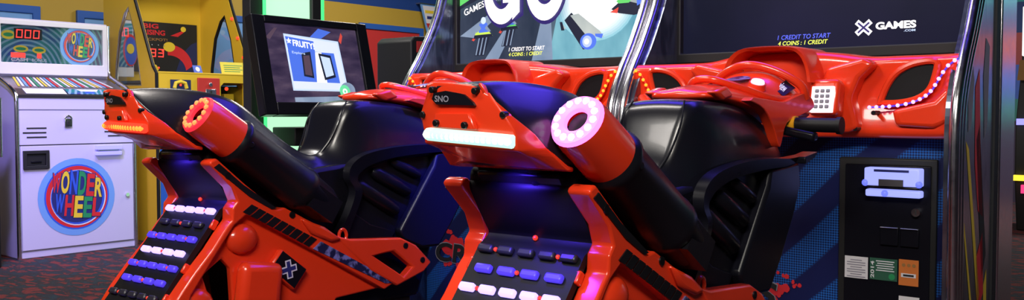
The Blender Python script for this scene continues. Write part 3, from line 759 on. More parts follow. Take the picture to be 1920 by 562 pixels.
    b = MB(); b.prism([(.150, .02), (.395, .02), (.395, .752), (.150, .752)], 2.462, 2.476, 'black_matte', 'y'); cd = b.build('coin_door', c, bevel=.004)
    b = MB(); b.prism([(.168, .10), (.382, .10), (.382, .735), (.168, .735)], 2.456, 2.463, 'black_body', 'y'); b.build('door_leaf', cd, bevel=.003)
    b = MB(); b.box((.298, 2.437, .706), (.136, .040, .046), 'bill_glow'); b.box((.298, 2.442, .664), (.136, .030, .018), 'bill_glow'); b.box((.300, 2.432, .680), (.130, .030, .008), 'black_body')
    ba = b.build('bill_acceptor', cd, bevel=.004)
    b = MB(); b.box((.298, 2.4160, .692), (.060, .006, .017), 'steel'); b.box((.298, 2.4165, .722), (.085, .004, .006), 'print_navy')
    b.build('bill_slot', ba)
    for q in ((.2325, 2.420, .690), (.364, 2.420, .690), (.28, 2.425, .664)):
        b = MB(); b.ball(q, .009, 'bill_core', 10); b.build('acceptor_lamp', ba, smooth=True)
    b = MB(); b.cyl((.350, 2.460, .618), (.350, 2.444, .618), .0105, 'chrome', 18); b.box((.350, 2.4435, .618), (.003, .002, .010), 'ink'); b.build('lock', cd)
    b = MB()
    for x in (.285, .335):
        b.box((x, 2.453, .552), (.044, .010, .045), 'black_body'); b.box((x, 2.447, .575), (.044, .008, .003), 'steel')
    b.build('coin_return', cd, bevel=.002)
    def sticker(name, x0, x1, z0, z1, m):
        b = MB(); b.box(((x0+x1)/2, 2.4545, (z0+z1)/2), (x1-x0, .002, z1-z0), m); return b
    b = sticker('notice', .171, .231, .435, .492, 'paper_white')
    for i in range(8): b.box((.201, 2.453, .483-.0062*i), (.048 if i % 3 else .030, .0006, .0022), 'ink_grey')
    b.build('white_notice', cd)
    b = sticker('permit', .236, .305, .437, .493, 'paper_green')
    b.text('2014', ((.2475, 2.4528, .441), (0, 0, 1), (-1, 0, 0)), .044, .009, 'print_white', .02)
    for i in range(5): b.box((.275, 2.453, .486-.006*i), (.046-.006*(i % 2), .0006, .0024), 'print_white')
    b.cyl((.292, 2.453, .448), (.292, 2.4526, .448), .008, 'print_green', 14); b.build('permit_sticker', cd)
    b = sticker('tag', .309, .357, .430, .496, 'paper_orange')
    for i in range(3): b.cyl((.321+.0125*i, 2.453, .482), (.321+.0125*i, 2.4528, .482), .0045, 'print_brown', 12)
    b.box((.333, 2.453, .456), (.036, .0006, .010), 'paper_white'); b.box((.333, 2.4526, .456), (.026, .0006, .005), 'ink'); b.build('orange_sticker', cd)
    b = MB(); b.box((.335, 2.4545, .392), (.05, .002, .02), 'paper_white'); b.build('lower_label', cd)
    return c, mon

cabR, monR = make_cabinet()
cabR.location = (-1.053, 0, 0)
cabR['label'] = 'right racing game cabinet with nearly black attract screen and lit bill slot'
cabR['group'] = 'racing game cabinets'
cabL = copy_tree(cabR)
cabL.location = (-2.018, 0, 0)
cabL['label'] = 'left racing game cabinet whose bright screen reads GO over a race'
# move the empties to the base of each cabinet
for c in (cabR, cabL):
    for ch in c.children: ch.location.y -= 2.65
    c.location.y = 2.65
for root, lst in ((cabR, ('led_amber', 'led_strip_pink')), (cabL, ('led_amber', 'led_amber'))):
    for c in kids(root):
        if '_s' in c:
            remat(c, ['led_red_dot' if (root is cabL or c['_s'] < 0) else 'led_blue', lst[0] if c['_s'] < 0 else lst[1]]); del c['_s']
monL = [c for c in cabL.children if c.name.startswith('monitor_bezel')][0]

def screen(parent, fill, paint):
    """a lit display panel with its picture, front face towards -y; depth layers of 0.2 mm"""
    b = MB(); b.prism([(-.425, 1.054), (.425, 1.054), (.425, 1.67), (-.425, 1.67)], 2.652, 2.66, fill, 'y')
    lay = [2.6516]
    def poly(pts, m):
        lay[0] -= .00015; b.flat([(x, lay[0], z) for x, z in pts], m)
    def txt(s, x, z, w, h, m, bold=0, shear=0, tilt=0):
        lay[0] -= .00015; b.text(s, ((x, lay[0], z), (math.cos(tilt), 0, math.sin(tilt)), (-math.sin(tilt), 0, math.cos(tilt))), w, h, m, bold, shear)
    paint(poly, txt)
    return b.build('display', parent)
def ell(cx, cz, a, c, n=28, rot=0): return [(cx+a*math.cos(t)*math.cos(rot)-c*math.sin(t)*math.sin(rot), cz+a*math.cos(t)*math.sin(rot)+c*math.sin(t)*math.cos(rot)) for t in (2*PI*i/n for i in range(n))]
def big_letter(poly, loop, m): poly(loop, m)
def ringseg(cx, cz, ro, ri, t0, t1, sx=1.0, n=36):
    o = [(cx+ro*sx*math.cos(t), cz+ro*math.sin(t)) for t in (t0+(t1-t0)*i/n for i in range(n+1))]
    i_ = [(cx+ri*sx*math.cos(t), cz+ri*math.sin(t)) for t in (t1+(t0-t1)*i/n for i in range(n+1))]
    return o+i_
def quads(poly, loop, m):
    n = len(loop)//2
    for i in range(n-1): poly([loop[i], loop[i+1], loop[-i-2], loop[-i-1]], m)
def logo_x(poly, cx, cz, s, m, m2):
    for L, w, mm in ((1.0, .30, m), (.80, .10, m2)):
        for sg in (-1, 1):
            d = Vector((.75, sg*.66)); n = Vector((-d.y, d.x))
            q = [d*L+n*w, d*L-n*w, -d*L-n*w, -d*L+n*w]
            poly([(cx+s*p.x, cz+s*p.y) for p in q], mm)

def paint_race(poly, txt):
    poly([(-.425, 1.30), (.425, 1.30), (.425, 1.67), (-.425, 1.67)], 'scr_steel')
    poly([(-.425, 1.30), (-.425, 1.60), (-.20, 1.40), (-.20, 1.30)], 'scr_dark')
    poly([(.0, 1.054), (.425, 1.054), (.425, 1.30), (.06, 1.30)], 'scr_cyan')
    poly([(.06, 1.16), (.425, 1.18), (.425, 1.40), (.04, 1.42)], 'scr_pale')
    poly([(.16, 1.12), (.425, 1.10), (.425, 1.20), (.2, 1.22)], 'scr_cyan')
    poly([(-.425, 1.054), (-.02, 1.054), (-.05, 1.28), (-.30, 1.28), (-.425, 1.22)], 'scr_road')
    poly([(-.425, 1.16), (-.26, 1.245), (-.22, 1.235), (-.35, 1.150)], 'scr_steel')
    poly([(-.31, 1.054), (-.24, 1.054), (-.15, 1.19), (-.19, 1.19)], 'scr_steel')
    poly([(-.075, 1.054), (.02, 1.054), (.01, 1.24), (-.02, 1.24)], 'scr_steel')
    poly([(-.425, 1.262), (-.425, 1.38), (-.22, 1.42), (-.26, 1.318)], 'scr_dark')
    poly([(-.425, 1.275), (-.33, 1.315), (-.36, 1.33), (-.425, 1.31)], 'scr_green')
    txt('GAMES RIDE', -.400, 1.236, .19, .024, 'scr_white', .01, .1, math.radians(16))
    # racers seen from behind
    for (x, z, q, c1) in ((-.310, 1.150, .9, 'scr_lime'), (-.180, 1.172, .8, 'scr_green')):
        poly([(x-.045*q, z-.075*q), (x-.02*q, z+.0), (x+.04*q, z), (x+.01*q, z-.075*q)], 'scr_dark')
        for k in range(3): poly([(x-.040*q+.018*k, z-.072*q), (x-.020*q+.018*k, z), (x-.014*q+.018*k, z), (x-.033*q+.018*k, z-.072*q)], 'scr_steel')
        poly([(x-.05*q, z-.002), (x-.03*q, z+.035*q), (x+.02*q, z+.04*q), (x+.055*q, z+.005)], c1)
        poly([(x-.045*q, z+.004), (x-.06*q, z-.008), (x-.048*q, z-.012), (x-.035*q, z)], 'scr_red')
        poly([(x-.050*q, z-.004), (x-.044*q, z+.010), (x+.050*q, z+.012), (x+.056*q, z+.002)], 'scr_dark')
        poly([(x-.020*q, z+.020*q), (x-.016*q, z+.058*q), (x+.026*q, z+.060*q), (x+.034*q, z+.022*q)], 'scr_azure')
        poly(ell(x+.006*q, z+.070*q, .014*q, .015*q, 14), 'scr_paleblue')
        for e in (-1, 1): poly([(x+.004+e*.018*q, z+.05*q), (x+.004+e*.042*q, z+.026*q), (x+.004+e*.036*q, z+.020*q), (x+.004+e*.010*q, z+.036*q)], 'scr_steel')
    # glare and the sled in front of it
    for q in range(9):
        t = q/8; nm = 'scr_glare%d' % q
        if nm not in M: M[nm] = glow('screen glare', tuple(c*(1-t)+t for c in (.24, .52, .62)), 1)
        poly(ell(.205+.005*t, 1.252+.006*t, .165-.075*t, .140-.055*t), nm)
    poly([(.075, 1.19), (.105, 1.215), (.20, 1.125), (.195, 1.09), (.155, 1.085), (.12, 1.13)], 'scr_dark')
    poly([(.10, 1.205), (.135, 1.21), (.225, 1.145), (.24, 1.125), (.17, 1.13)], 'scr_pale')
    poly(ell(.176, 1.112, .034, .028), 'scr_azure'); poly(ell(.172, 1.112, .020, .020), 'scr_bluelight'); poly(ell(.170, 1.112, .010, .010), 'scr_white')
    poly([(.205, 1.137), (.238, 1.135), (.232, 1.12), (.206, 1.128)], 'scr_azure')
    poly([(.055, 1.185), (.066, 1.185), (.076, 1.155), (.062, 1.155)], 'scr_dark')
    # leader far right
    poly([(.27, 1.215), (.30, 1.235), (.38, 1.235), (.42, 1.20), (.36, 1.19), (.30, 1.20)], 'scr_dark')
    poly([(.29, 1.24), (.32, 1.258), (.36, 1.25), (.34, 1.232), (.30, 1.232)], 'scr_green')
    poly([(.345, 1.235), (.36, 1.26), (.39, 1.25), (.38, 1.225)], 'scr_pale')
    poly([(.265, 1.205), (.30, 1.22), (.295, 1.200)], 'scr_red'); poly([(.375, 1.19), (.385, 1.225), (.405, 1.215), (.395, 1.19)], 'scr_red'); poly([(.37, 1.245), (.372, 1.22), (.41, 1.235)], 'scr_azure')
    # big GO
    cz = 1.317
    for g, m in ((.013, 'scr_navy'), (0, 'scr_white')):
        quads(poly, ringseg(-.203, cz, .125+g, .070-g, math.radians(50), math.radians(345), .70), m)
        poly([(-.195-g, cz-.002+g), (-.116+g, cz-.002+g), (-.116+g, cz-.048-g), (-.195-g, cz-.048-g)], m)
        poly([(-.150-g, cz-.01), (-.116+g, cz-.01), (-.116+g, cz-.085-g), (-.150-g, cz-.112-g)], m)
    for g, m in ((.013, 'scr_navy'), (0, 'scr_white')):
        quads(poly, ringseg(.006, cz, .125+g, .068-g, 0, 2*PI, .70), m)
    txt('1 CREDIT TO START', -.158, 1.090, .165, .014, 'scr_white', .015, .2)
    txt('4 COINS : 1 CREDIT', -.158, 1.072, .155, .013, 'scr_yellow', .015, .2)
screen(monL, 'scr_race', paint_race)

def paint_idle(poly, txt):
    txt('1 CREDIT TO START', -.110, 1.0835, .160, .0135, 'scr_blue', .012, .2)
    txt('4 COINS : 1 CREDIT', -.108, 1.0665, .150, .0125, 'scr_yellow', .015, .2)
    logo_x(poly, .143, 1.106, .026, 'scr_white', 'scr_navy')
    txt('GAMES', .176, 1.098, .108, .021, 'scr_white', .045)
    txt('.COM', .252, 1.089, .030, .006, 'scr_paleblue', .02)
screen(monR, 'scr_idle', paint_idle)

# ================================================================== ticket game with the wheel
def wheel_logo(b, cx, cz, R, y, e=.0006, ink='print_'):
    P = lambda q: ink+q[6:]
    def disc(r, m, k, sx=1.0, dx=0, dz=0): b.flat([(cx+dx*R+r*R*sx*math.cos(t), y-e*k, cz+dz*R+r*R*math.sin(t)) for t in (2*PI*i/40 for i in range(40))], P(m))
    disc(1.0, 'print_ltblue', 1); disc(.84, 'print_blue', 2)
    disc(.80, 'print_red', 3); disc(.72, 'print_white', 4, dx=.03, dz=-.02); disc(.70, 'print_blue', 5, dx=.02, dz=-.01)
    disc(.66, 'print_navy', 6)
    cols = ['print_red', 'print_yellow', 'print_blue', 'print_green', 'print_red', 'print_yellow']
    n = 6
    for i, ch in enumerate('WONDER'):
        x0 = -.66+i*.218; xm = x0+.10; h = .62-.42*xm*xm; z0 = .06-.16*xm
        for k, (g, m) in enumerate(((.02, 'print_navy'), (0, cols[i]))):
            b.text(ch, ((cx+(x0-g)*R, y-e*(7+k*2), cz+(z0-g)*R), (1, 0, -.10), (.10, 0, 1)), (.205+2*g)*R, (h+2*g)*R, P(m), .035)
    cols = ['print_blue', 'print_red', 'print_yellow', 'print_green', 'print_red']
    for i, ch in enumerate('WHEEL'):
        x0 = -.60+i*.240; xm = x0+.11; h = .56-.36*xm*xm; z0 = .0-h-.16*xm+.03
        for k, (g, m) in enumerate(((.02, 'print_navy'), (0, cols[i]))):
            b.text(ch, ((cx+(x0-g)*R, y-e*(8+k*2), cz+(z0-g)*R), (1, 0, -.08), (.10, 0, 1)), (.225+2*g)*R, (h+2*g)*R, P(m), .035)

def make_wheel_game():
    w = thing('ticket_game', 'white ticket game cabinet with round wheel logo on its door and red 000 display', 'ticket game', (-5.718, 2.737, 0), PI/2)
    b = MB(); b.prism([(-.0, .0), (.0, .968), (.33, 1.085), (.33, 1.45), (.75, 1.45), (.75, 0)], -.362, .362, 'white_paint'); body = b.build('body', w, bevel=.006)
    for z, t, dd, mm in ((.964, .014, .012, 'ink'), (.886, .004, .004, 'grey_line'), (.674, .005, .004, 'ink'), (.045, .003, .004, 'grey_line')):
        b = MB(); b.box((0, -.0015, z), (.70, dd, t), mm); b.build('panel_seam', body)
    b = MB(); b.prism([(-.346, .05), (.346, .05), (.346, .668), (-.346, .668)], -.008, 0, 'white_paint', 'y'); door = b.build('door', w, bevel=.002)
    b = MB(); wheel_logo(b, -.018, .350, .238, -.009); b.build('wheel_logo', door)
    b = MB(); b.prism([(-.336, .532), (-.186, .532), (-.186, .642), (-.336, .642)], -.022, -.008, 'ink', 'y', holes=[[(-.316, .552), (-.206, .552), (-.206, .622), (-.316, .622)]]); b.box((-.261, -.010, .587), (.11, .004, .07), 'black_matte'); b.box((-.261, -.014, .575), (.06, .008, .012), 'black_body'); b.build('ticket_slot', door, bevel=.002)
    b = MB(); b.box((.178, -.026, .650), (.165, .036, .028), 'ticket_glow'); b.box((.178, -.022, .612), (.165, .028, .022), 'ticket_glow'); b.box((.178, -.020, .631), (.13, .024, .012), 'steel'); b.build('bill_acceptor', door, bevel=.004)
    b = MB(); b.cyl((.302, -.008, .342), (.302, -.020, .342), .012, 'chrome', 16); b.build('knob', door, smooth=True)
    for x0 in (-.25, .245):
        for i in range(3):
            b = MB(); b.box((x0+(0, -.012, 0)[i], -.001, .775-.027*i), (.115 if i != 1 else .135, .004, .007), 'ink'); b.build('vent_slot', body)
    b = MB(); b.box((-.064, -.006, .805), (.044, .012, .050), 'chrome'); b.tube([(-.064+.021*math.cos(t), -.008, .826+.022*math.sin(t)) for t in (PI*i/8 for i in range(9))], .006, 'chrome', 8); b.box((-.064, -.013, .802), (.018, .004, .030), 'ink'); b.build('lock', w, bevel=.002)
    for sg in (1, -1):
        b = MB(); b.tube([(.362*sg, -.002, .0), (.362*sg, -.002, .93), (.364*sg, .0, .968), (.366*sg, .02, .99), (.366*sg, .10, 1.03), (.366*sg, .30, 1.10), (.366*sg, .325, 1.14), (.366*sg, .325, 1.44)], .0125, 'chrome', 10); b.build('chrome_trim', w, smooth=True)
    # sloping playfield under glass
    b = MB(); b.prism([(.0, .972), (.075, 1.012), (.082, 1.006), (.006, .964)], -.350, .350, 'steel'); deck = b.build('front_deck', w)
    def on(x, t): p = (.004+.068*t, .9775+.0365*t); return Vector((x, p[0]-.001, p[1]))
    b = MB()
    for x0, x1, m in ((-.30, -.06, 'paper_white'), (-.05, .20, 'swirl')): b.flat([on(x0, .08), on(x1, .08), on(x1, .95), on(x0, .95)], m)
    up = Vector((0, -.0005, .0006))
    b.flat([on(.06, .2)+up, on(.12, .2)+up, on(.12, .5)+up, on(.06, .5)+up], 'print_blue'); b.flat([on(.04, .55)+up, on(.14, .55)+up, on(.16, .9)+up, on(.02, .9)+up], 'paper_white')
    cc = [on(.275+.06*math.cos(t), .5+.45*math.sin(t)) for t in (2*PI*i/24 for i in range(24))]; b.flat([p+up for p in cc], 'print_ltblue')
    for i, m in enumerate(('print_red', 'print_yellow', 'print_green', 'print_blue', 'print_red')): b.flat([on(.23+.02*i, .25)+up*2, on(.245+.02*i, .25)+up*2, on(.245+.02*i, .75)+up*2, on(.23+.02*i, .75)+up*2], m)
    b.build('deck_print', deck)
    b = MB(); b.prism([(.085, 1.012), (.325, 1.092), (.325, 1.086), (.085, 1.006)], -.350, .350, 'steel')
    pf = b.build('playfield', w)
    b = MB(); a = [Vector((0, .10+.22*t, 1.0192+.0728*t)) for t in (0, 1)]; pal = ['print_yellow', 'print_white', 'print_ltblue', 'print_red', 'print_white', 'print_green', 'print_white']
    for i in range(26):
        x0 = -.30+.6*i/26; x1 = x0+.014; m = pal[i % 7]
        b.flat([(x0, .12, 1.0265), (x1, .12, 1.0265), (x1*.86, .30, 1.0865), (x0*.86, .30, 1.0865)], m)
    b.build('playfield_print', pf)
    # marquee
    b = MB(); b.prism([(-.348, 1.103), (.348, 1.103), (.348, 1.438), (-.348, 1.438)], .300, .335, 'white_lip', 'y', holes=[[(-.318, 1.176), (.318, 1.176), (.318, 1.408), (-.318, 1.408)]]); mq = b.build('marquee_frame', w, bevel=.004)
    b = MB(); b.prism([(-.318, 1.176), (.318, 1.176), (.318, 1.408), (-.318, 1.408)], .322, .330, 'swirl', 'y')
    wheel_logo(b, .172, 1.295, .128, .3215, ink='lit_ink_')
    for x, z, rx, rz in ((-.268, 1.345, .042, .028), (-.195, 1.262, .045, .022), (-.085, 1.258, .042, .022)):
        b.flat([(x+rx*math.cos(t), .3212, z+rz*math.sin(t)) for t in (2*PI*i/20 for i in range(20))], 'print_yellow'); b.flat([(x+rx*.7*math.cos(t), .3208, z+rz*.45*math.sin(t)) for t in (2*PI*i/20 for i in range(20))], 'print_green')
    b.text('CASH', ((-.255, .3205, 1.184), (1, 0, 0), (0, 0, 1)), .10, .022, 'print_white', .03); b.text('BONUS', ((-.13, .3205, 1.186), (1, 0, 0), (0, 0, 1)), .09, .018, 'print_white', .01)
    art = b.build('marquee_art', mq)
    b = MB(); b.box((-.150, .3204, 1.355), (.168, .002, .066), 'ink'); 
    for i in range(3): seven_seg(b, '0', ((-.225+.051*i, .3190, 1.328), (1, 0, .0), (.08, 0, 1)), .040, .054, 'digit_red')
    b.build('score_display', mq)
    b = MB(); b.box((-.212, .3204, 1.222), (.085, .002, .030), 'digit_red'); b.box((-.085, .3204, 1.222), (.026, .002, .030), 'digit_red'); 
    b.build('payout_display', mq)
    b = MB(); b.prism([(-.316, 1.177), (.316, 1.177), (.316, 1.407), (-.316, 1.407)], .306, .309, 'glass', 'y'); b.build('marquee_glass', mq)
    return w
wheel = make_wheel_game()

# ================================================================== yellow token game
def make_yellow():
    w = thing('token_game', 'yellow slope-sided token game cabinet with red 83 jackpot display inside', 'token game', (-5.74, 3.652, 0), PI/2)
    Hw = .385
    side = [(0, 0), (0, 1.128), (.040, 1.172), (.258, 1.625), (.36, 1.86), (.68, 1.86), (.68, 0)]
    hole = [(.185, 1.050), (.262, 1.405), (.340, 1.585), (.395, 1.545), (.470, 1.42), (.520, 1.20), (.535, 1.050)]
    for sg in (-1, 1):
        X = lambda x: x*sg
        b = MB(); b.prism(side, X(Hw-.022), X(Hw), 'yellow_paint', holes=[hole]); sp = b.build('side_panel', w)
        b = MB(); edge = [(y-.002, z) for y, z in side[:5]]; b.tube([(X(Hw-.006), y, z) for y, z in edge], .011, 'black_rubber', 8); b.build('edge_trim', sp)
        b = MB(); b.tube([(X(Hw-.011), y, z) for y, z in hole], .013, 'chrome' if sg < 0 else 'black_rubber', 8, True); b.build('window_frame', sp, smooth=True)
        b = MB(); b.prism(hole, X(Hw-.012), X(Hw-.009), 'glass'); b.build('window_glass', sp)
        if sg > 0:
            b = MB()
            for y, z in ((.065, 1.265), (.135, 1.41), (.205, 1.555)): b.ball((X(Hw-.026), y+.03, z), .013, 'lit_red', 10)
            b.build('edge_lamp', sp, smooth=True)
    b = MB(); b.prism([(-.363, .0), (.363, .0), (.363, .72), (-.363, .72)], .002, .03, 'blue_paint', 'y'); b.build('lower_front', w)
    b = MB(); b.prism([(-.363, .72), (.363, .72), (.363, 1.13), (-.363, 1.13)], .002, .03, 'yellow_paint', 'y', holes=[[(.105, .87), (.300, .87), (.300, 1.075), (.130, 1.075), (.105, 1.05)]])
    fr = b.build('front_panel', w)
    b = MB(); b.box((0, .08, 1.134), (.726, .16, .012), 'yellow_paint'); led = b.build('ledge', w, bevel=.003)
    b = MB(); b.box((0, .40, 1.075), (.726, .50, .02), 'steel'); b.build('playfield', w)
    b = MB(); b.box((0, .668, 1.40), (.726, .02, .92), 'yellow_paint'); b.box((0, .52, 1.85), (.77, .32, .02), 'yellow_paint'); b.build('back_wall', w)
    b = MB(); b.box((0, .30, .85), (.70, .02, .42), 'black_matte'); b.build('inner_panel', w)
    b = MB(); b.box((.235, .12, .95), (.08, .05, .10), 'yellow_paint'); b.ball((.190, .06, 1.035), .014, 'lit_red', 10); b.build('chute', w, bevel=.006)
    # back glass with the jackpot figures
    b = MB(); b.box((-.02, .645, 1.345), (.68, .016, .365), 'ink')
    y = .6365
    b.prism([(.14, 1.165), (.318, 1.165), (.318, 1.40), (.27, 1.38), (.19, 1.30)], y, y-.0006, 'navy', 'y')
    y -= .001
    b.text('BIG', ((-.115, y, 1.480), (1, 0, 0), (0, 0, 1)), .12, .034, 'print_red', .03); b.text('RISING', ((-.118, y, 1.432), (1, 0, 0), (0, 0, 1)), .175, .038, 'print_red', .03)
    b.text('JACKPOT!', ((-.125, y, 1.385), (1, 0, 0), (0, 0, 1)), .20, .026, 'print_brown', .02)
    for i in range(7):
        t = i/6; a = math.radians(95-70*t)
    arc = [(.09+.19*math.sin(t), 1.20+.17*math.cos(t)) for t in (PI/2*i/10-.1 for i in range(11))]; arci = [(.09+.135*math.sin(t), 1.17+.12*math.cos(t)) for t in (PI/2*i/10-.1 for i in range(11))]
    for i in range(10): b.flat([(arc[i][0], y, arc[i][1]), (arc[i+1][0], y, arc[i+1][1]), (arci[i+1][0], y, arci[i+1][1]), (arci[i][0], y, arci[i][1])], 'print_red')
    b.flat([(.088+.048*math.cos(t), y-.001, 1.352+.036*math.sin(t)) for t in (2*PI*i/24 for i in range(24))], 'print_yellow')
    b.flat([(.10, y, 1.435), (.16, y, 1.43), (.215, y, 1.47), (.195, y, 1.475)], 'print_red'); b.flat([(.205+.022*math.cos(t), y-.001, 1.488+.020*math.sin(t)) for t in (2*PI*i/20 for i in range(20))], 'print_yellow')
    bg = b.build('back_glass', w)
    b = MB(); y = .632
    for i, ch in enumerate('183'): seven_seg(b, ch, ((-.128+.062*i, y, 1.272), (1, 0, 0), (.06, 0, 1)), .046, .062, 'digit_red')
    b.build('jackpot_display', bg)
    b = MB()
    for x, z in ((.035, 1.32), (-.10, 1.235), (-.055, 1.235), (.0, 1.195), (-.10, 1.195)): b.ball((x, y, z), .008, 'lit_red', 8)
    for x in (-.10, -.05, 0, .045): b.ball((x, y, 1.36), .005, 'steel', 8)
    b.build('bulb', bg, smooth=True)
    b = MB(); b.tube([(-.10, y, 1.175), (-.085, y, 1.205), (-.055, y, 1.215), (-.025, y, 1.205), (-.01, y, 1.175)], .012, 'print_yellow', 8); b.build('token_gate', bg, smooth=True)
    # made-up sign standing in for figures glimpsed in the left window
    b = MB(); b.prism([(-.352, 1.12), (-.205, 1.12), (-.205, 1.52), (-.352, 1.52)], .604, .625, 'white_lip', 'y')
    pan = b.build('standin_sign', w, bevel=.003)
    b = MB(); b.box((-.275, .602, 1.345), (.125, .004, .31), 'swirl'); yy = .599
    b.flat([(-.232+.055*math.cos(t), yy, 1.31+.115*math.sin(t)) for t in (2*PI*i/24 for i in range(24))], 'print_red'); b.flat([(-.228+.046*math.cos(t), yy-.001, 1.305+.100*math.sin(t)) for t in (2*PI*i/24 for i in range(24))], 'print_blue')
    b.flat([(-.232+.028*math.cos(t), yy-.002, 1.32+.036*math.sin(t)) for t in (2*PI*i/24 for i in range(24))], 'print_yellow')
    for i in range(2): seven_seg(b, '0', ((-.325+.044*i, yy-.003, 1.405), (1, 0, 0), (.0, 0, 1)), .036, .062, 'digit_red')
    b.build('sign_face', pan)
    # front fittings
    b = MB(); b.prism([(-.350+.07, 1.00), (-.350+.22, 1.00), (-.350+.22, 1.088), (-.350+.07, 1.088)], -.004, .004, 'navy', 'y'); b.tube([(-.255, -.008, 1.03), (-.245, -.008, 1.065), (-.21, -.008, 1.075), (-.175, -.008, 1.065), (-.165, -.008, 1.03)], .013, 'print_yellow', 8); b.ball((-.21, -.010, 1.052), .008, 'lit_red', 8); b.build('ticket_window', fr)
    b = MB(); b.prism([(-.080, .93), (.090, .93), (.090, 1.105), (-.080, 1.105)], -.012, .002, 'red_board', 'y'); cp = b.build('coin_plate', fr, bevel=.003)
    b = MB(); b.box((.012, -.018, .985), (.08, .014, .085), 'chrome'); b.box((.012, -.027, 1.0), (.012, .006, .035), 'ink'); b.cyl((.012, -.012, 1.06), (.012, -.024, 1.06), .014, 'chrome', 14); b.build('coin_slot', cp, bevel=.002)
    return w
yel = make_yellow()
def card(name, label, x, z, w, h, m, dec):
    o = thing(name, label, 'sign', (-5.74-.06, 3.652+x, 1.1412), PI/2)
    b = MB(); b.prism([(-.0, 0), (.004, 0), (.030, h), (.026, h)], -w/2, w/2, m); c = b.build('card', o)
    b = MB(); dec(b, w, h); b.build('print', c); return o
def dec_y(b, w, h):
    for i in range(4): b.flat([(-w*.4, .0-.0012+.026*t, h*t) if 0 else (-w*.38, .026*t-.0012, h*t) for t in (.75-.17*i,)]+[(w*.38-.02*(i % 2), .026*(.75-.17*i)-.0012, h*(.75-.17*i)), (w*.38-.02*(i % 2), .026*(.70-.17*i)-.0012, h*(.70-.17*i)), (-w*.38, .026*(.70-.17*i)-.0012, h*(.70-.17*i))], 'print_green')
def dec_b(b, w, h): b.flat([(w*.25*math.cos(t), .013-.0014+.008*math.sin(t), h*.5+h*.32*math.sin(t)) for t in (2*PI*i/16 for i in range(16))], 'print_white')
card('notice_card', 'small yellow notice card standing on the yellow ledge', .255, 0, .20, .085, 'paper_yellow', dec_y)
card('notice_card', 'tiny blue card with white mark standing on the yellow ledge', -.03, 0, .065, .052, 'print_blue', dec_b)

# ================================================================== photo kiosk with green tower
kt = thing('photo_kiosk', 'green glowing kiosk tower holding a tilted black touch screen', 'kiosk', (-4.60, 3.50, 0), PI/2)
# local: x = f-3.50, y = -(r+4.60)
b = MB(); b.box((0.02, .18, .03), (.62, .46, .06), 'black_matte'); b.build('base', kt, bevel=.006)
b = MB(); b.prism([(-.128, .06), (.215, .06), (.215, 1.95), (-.128, 1.95)], .10, .13, 'green_glow', 'y'); b.build('light_panel', kt)
for x0, x1 in ((-.235, -.135), (.222, .290)):
    b = MB(); b.box(((x0+x1)/2, .12, 1.0), (x1-x0, .08, 1.94), 'black_matte'); b.build('post', kt, bevel=.004)
b = MB(); b.cyl((-.150, .06, .10), (-.150, .06, 1.94), .010, 'green_hot', 12); b.build('light_tube', kt, smooth=True)
b = MB(); b.cyl((.310, .10, .10), (.310, .10, 1.94), .016, 'green_hot', 12); b.build('light_tube', kt, smooth=True)
b = MB(); b.box((.10, -.02, .725), (.36, .22, .11), 'black_matte'); b.build('shelf', kt, bevel=.006)
mt = MB()
# tilted monitor: bottom at y = -.40, top leans back
bz, ty = .858, math.atan2(.13, .55); rot = Matrix.Rotation(-ty, 3, 'X'); org = Vector((-.055, -.39, bz))
def tm(x, y, z): return org+rot @ Vector((x, y, z))
def tbox(b, x0, x1, y0, y1, z0, z1, m):
    p = [tm(x, y, z) for x in (x0, x1) for y in (y0, y1) for z in (z0, z1)]
    b.add(p, [(0, 1, 3, 2), (4, 6, 7, 5), (0, 4, 5, 1), (2, 3, 7, 6), (0, 2, 6, 4), (1, 5, 7, 3)], m)
MW = .413
b = MB()
tbox(b, -MW, -MW+.082, 0, .07, 0, .565, 'black_body'); tbox(b, MW-.078, MW, 0, .07, 0, .565, 'black_body'); tbox(b, -MW+.082, MW-.078, 0, .07, 0, .070, 'black_body'); tbox(b, -MW+.082, MW-.078, 0, .07, .522, .565, 'black_body'); tbox(b, -MW+.082, MW-.078, .02, .07, .070, .522, 'black_body')
mo = b.build('monitor', kt, bevel=.006)
b = MB(); tbox(b, -.10, .10, .07, .40, .20, .34, 'black_matte'); b.build('monitor_arm', kt)
b = MB(); lay = [.0185]
tbox(b, -MW+.082, MW-.078, .0188, .021, .070, .522, 'scr_wood')
def kp(pts, m): lay[0] -= .0002; b.flat([tm(x, lay[0], z) for x, z in pts], m)
kp([(-.33, .44), (-.26, .50), (-.24, .50), (-.30, .43)], 'scr_plum2'); kp([(-.02, .46), (.05, .515), (.14, .50), (.06, .455)], 'scr_azure')
kp([(.19, .45), (.215, .50), (.225, .48), (.205, .43)], 'scr_red')
kp([(-.195, .140), (.205, .140), (.185, .445), (-.205, .470)], 'scr_paleblue'); kp([(-.185, .150), (.195, .150), (.175, .435), (-.197, .460)], 'scr_page')
kp([(-.185, .195), (.150, .190), (.138, .370), (-.190, .375)], 'scr_azure')
kp([(-.188, .375), (.0, .372), (.0, .435), (-.196, .455)], 'scr_azure')
kp([(-.02, .19), (.055, .19), (.045, .37), (.0, .37)], 'scr_white')
kp([(-.105, .225), (-.035, .215), (-.035, .372), (-.10, .360)], 'scr_dark'); kp([(-.095, .235), (-.045, .228), (-.045, .350), (-.09, .345)], 'scr_plum2')
kp([(.04, .205), (.125, .225), (.110, .355), (.020, .365)], 'scr_dark'); kp([(.052, .222), (.112, .238), (.100, .340), (.034, .350)], 'scr_paleblue')
lay[0] -= .0002
b.text('FRUITY!', (tm(-.150, lay[0], .400), rot @ Vector((1, 0, -.10)), rot @ Vector((0, 0, 1))), .150, .038, 'scr_white', .03)
lay[0] -= .0002
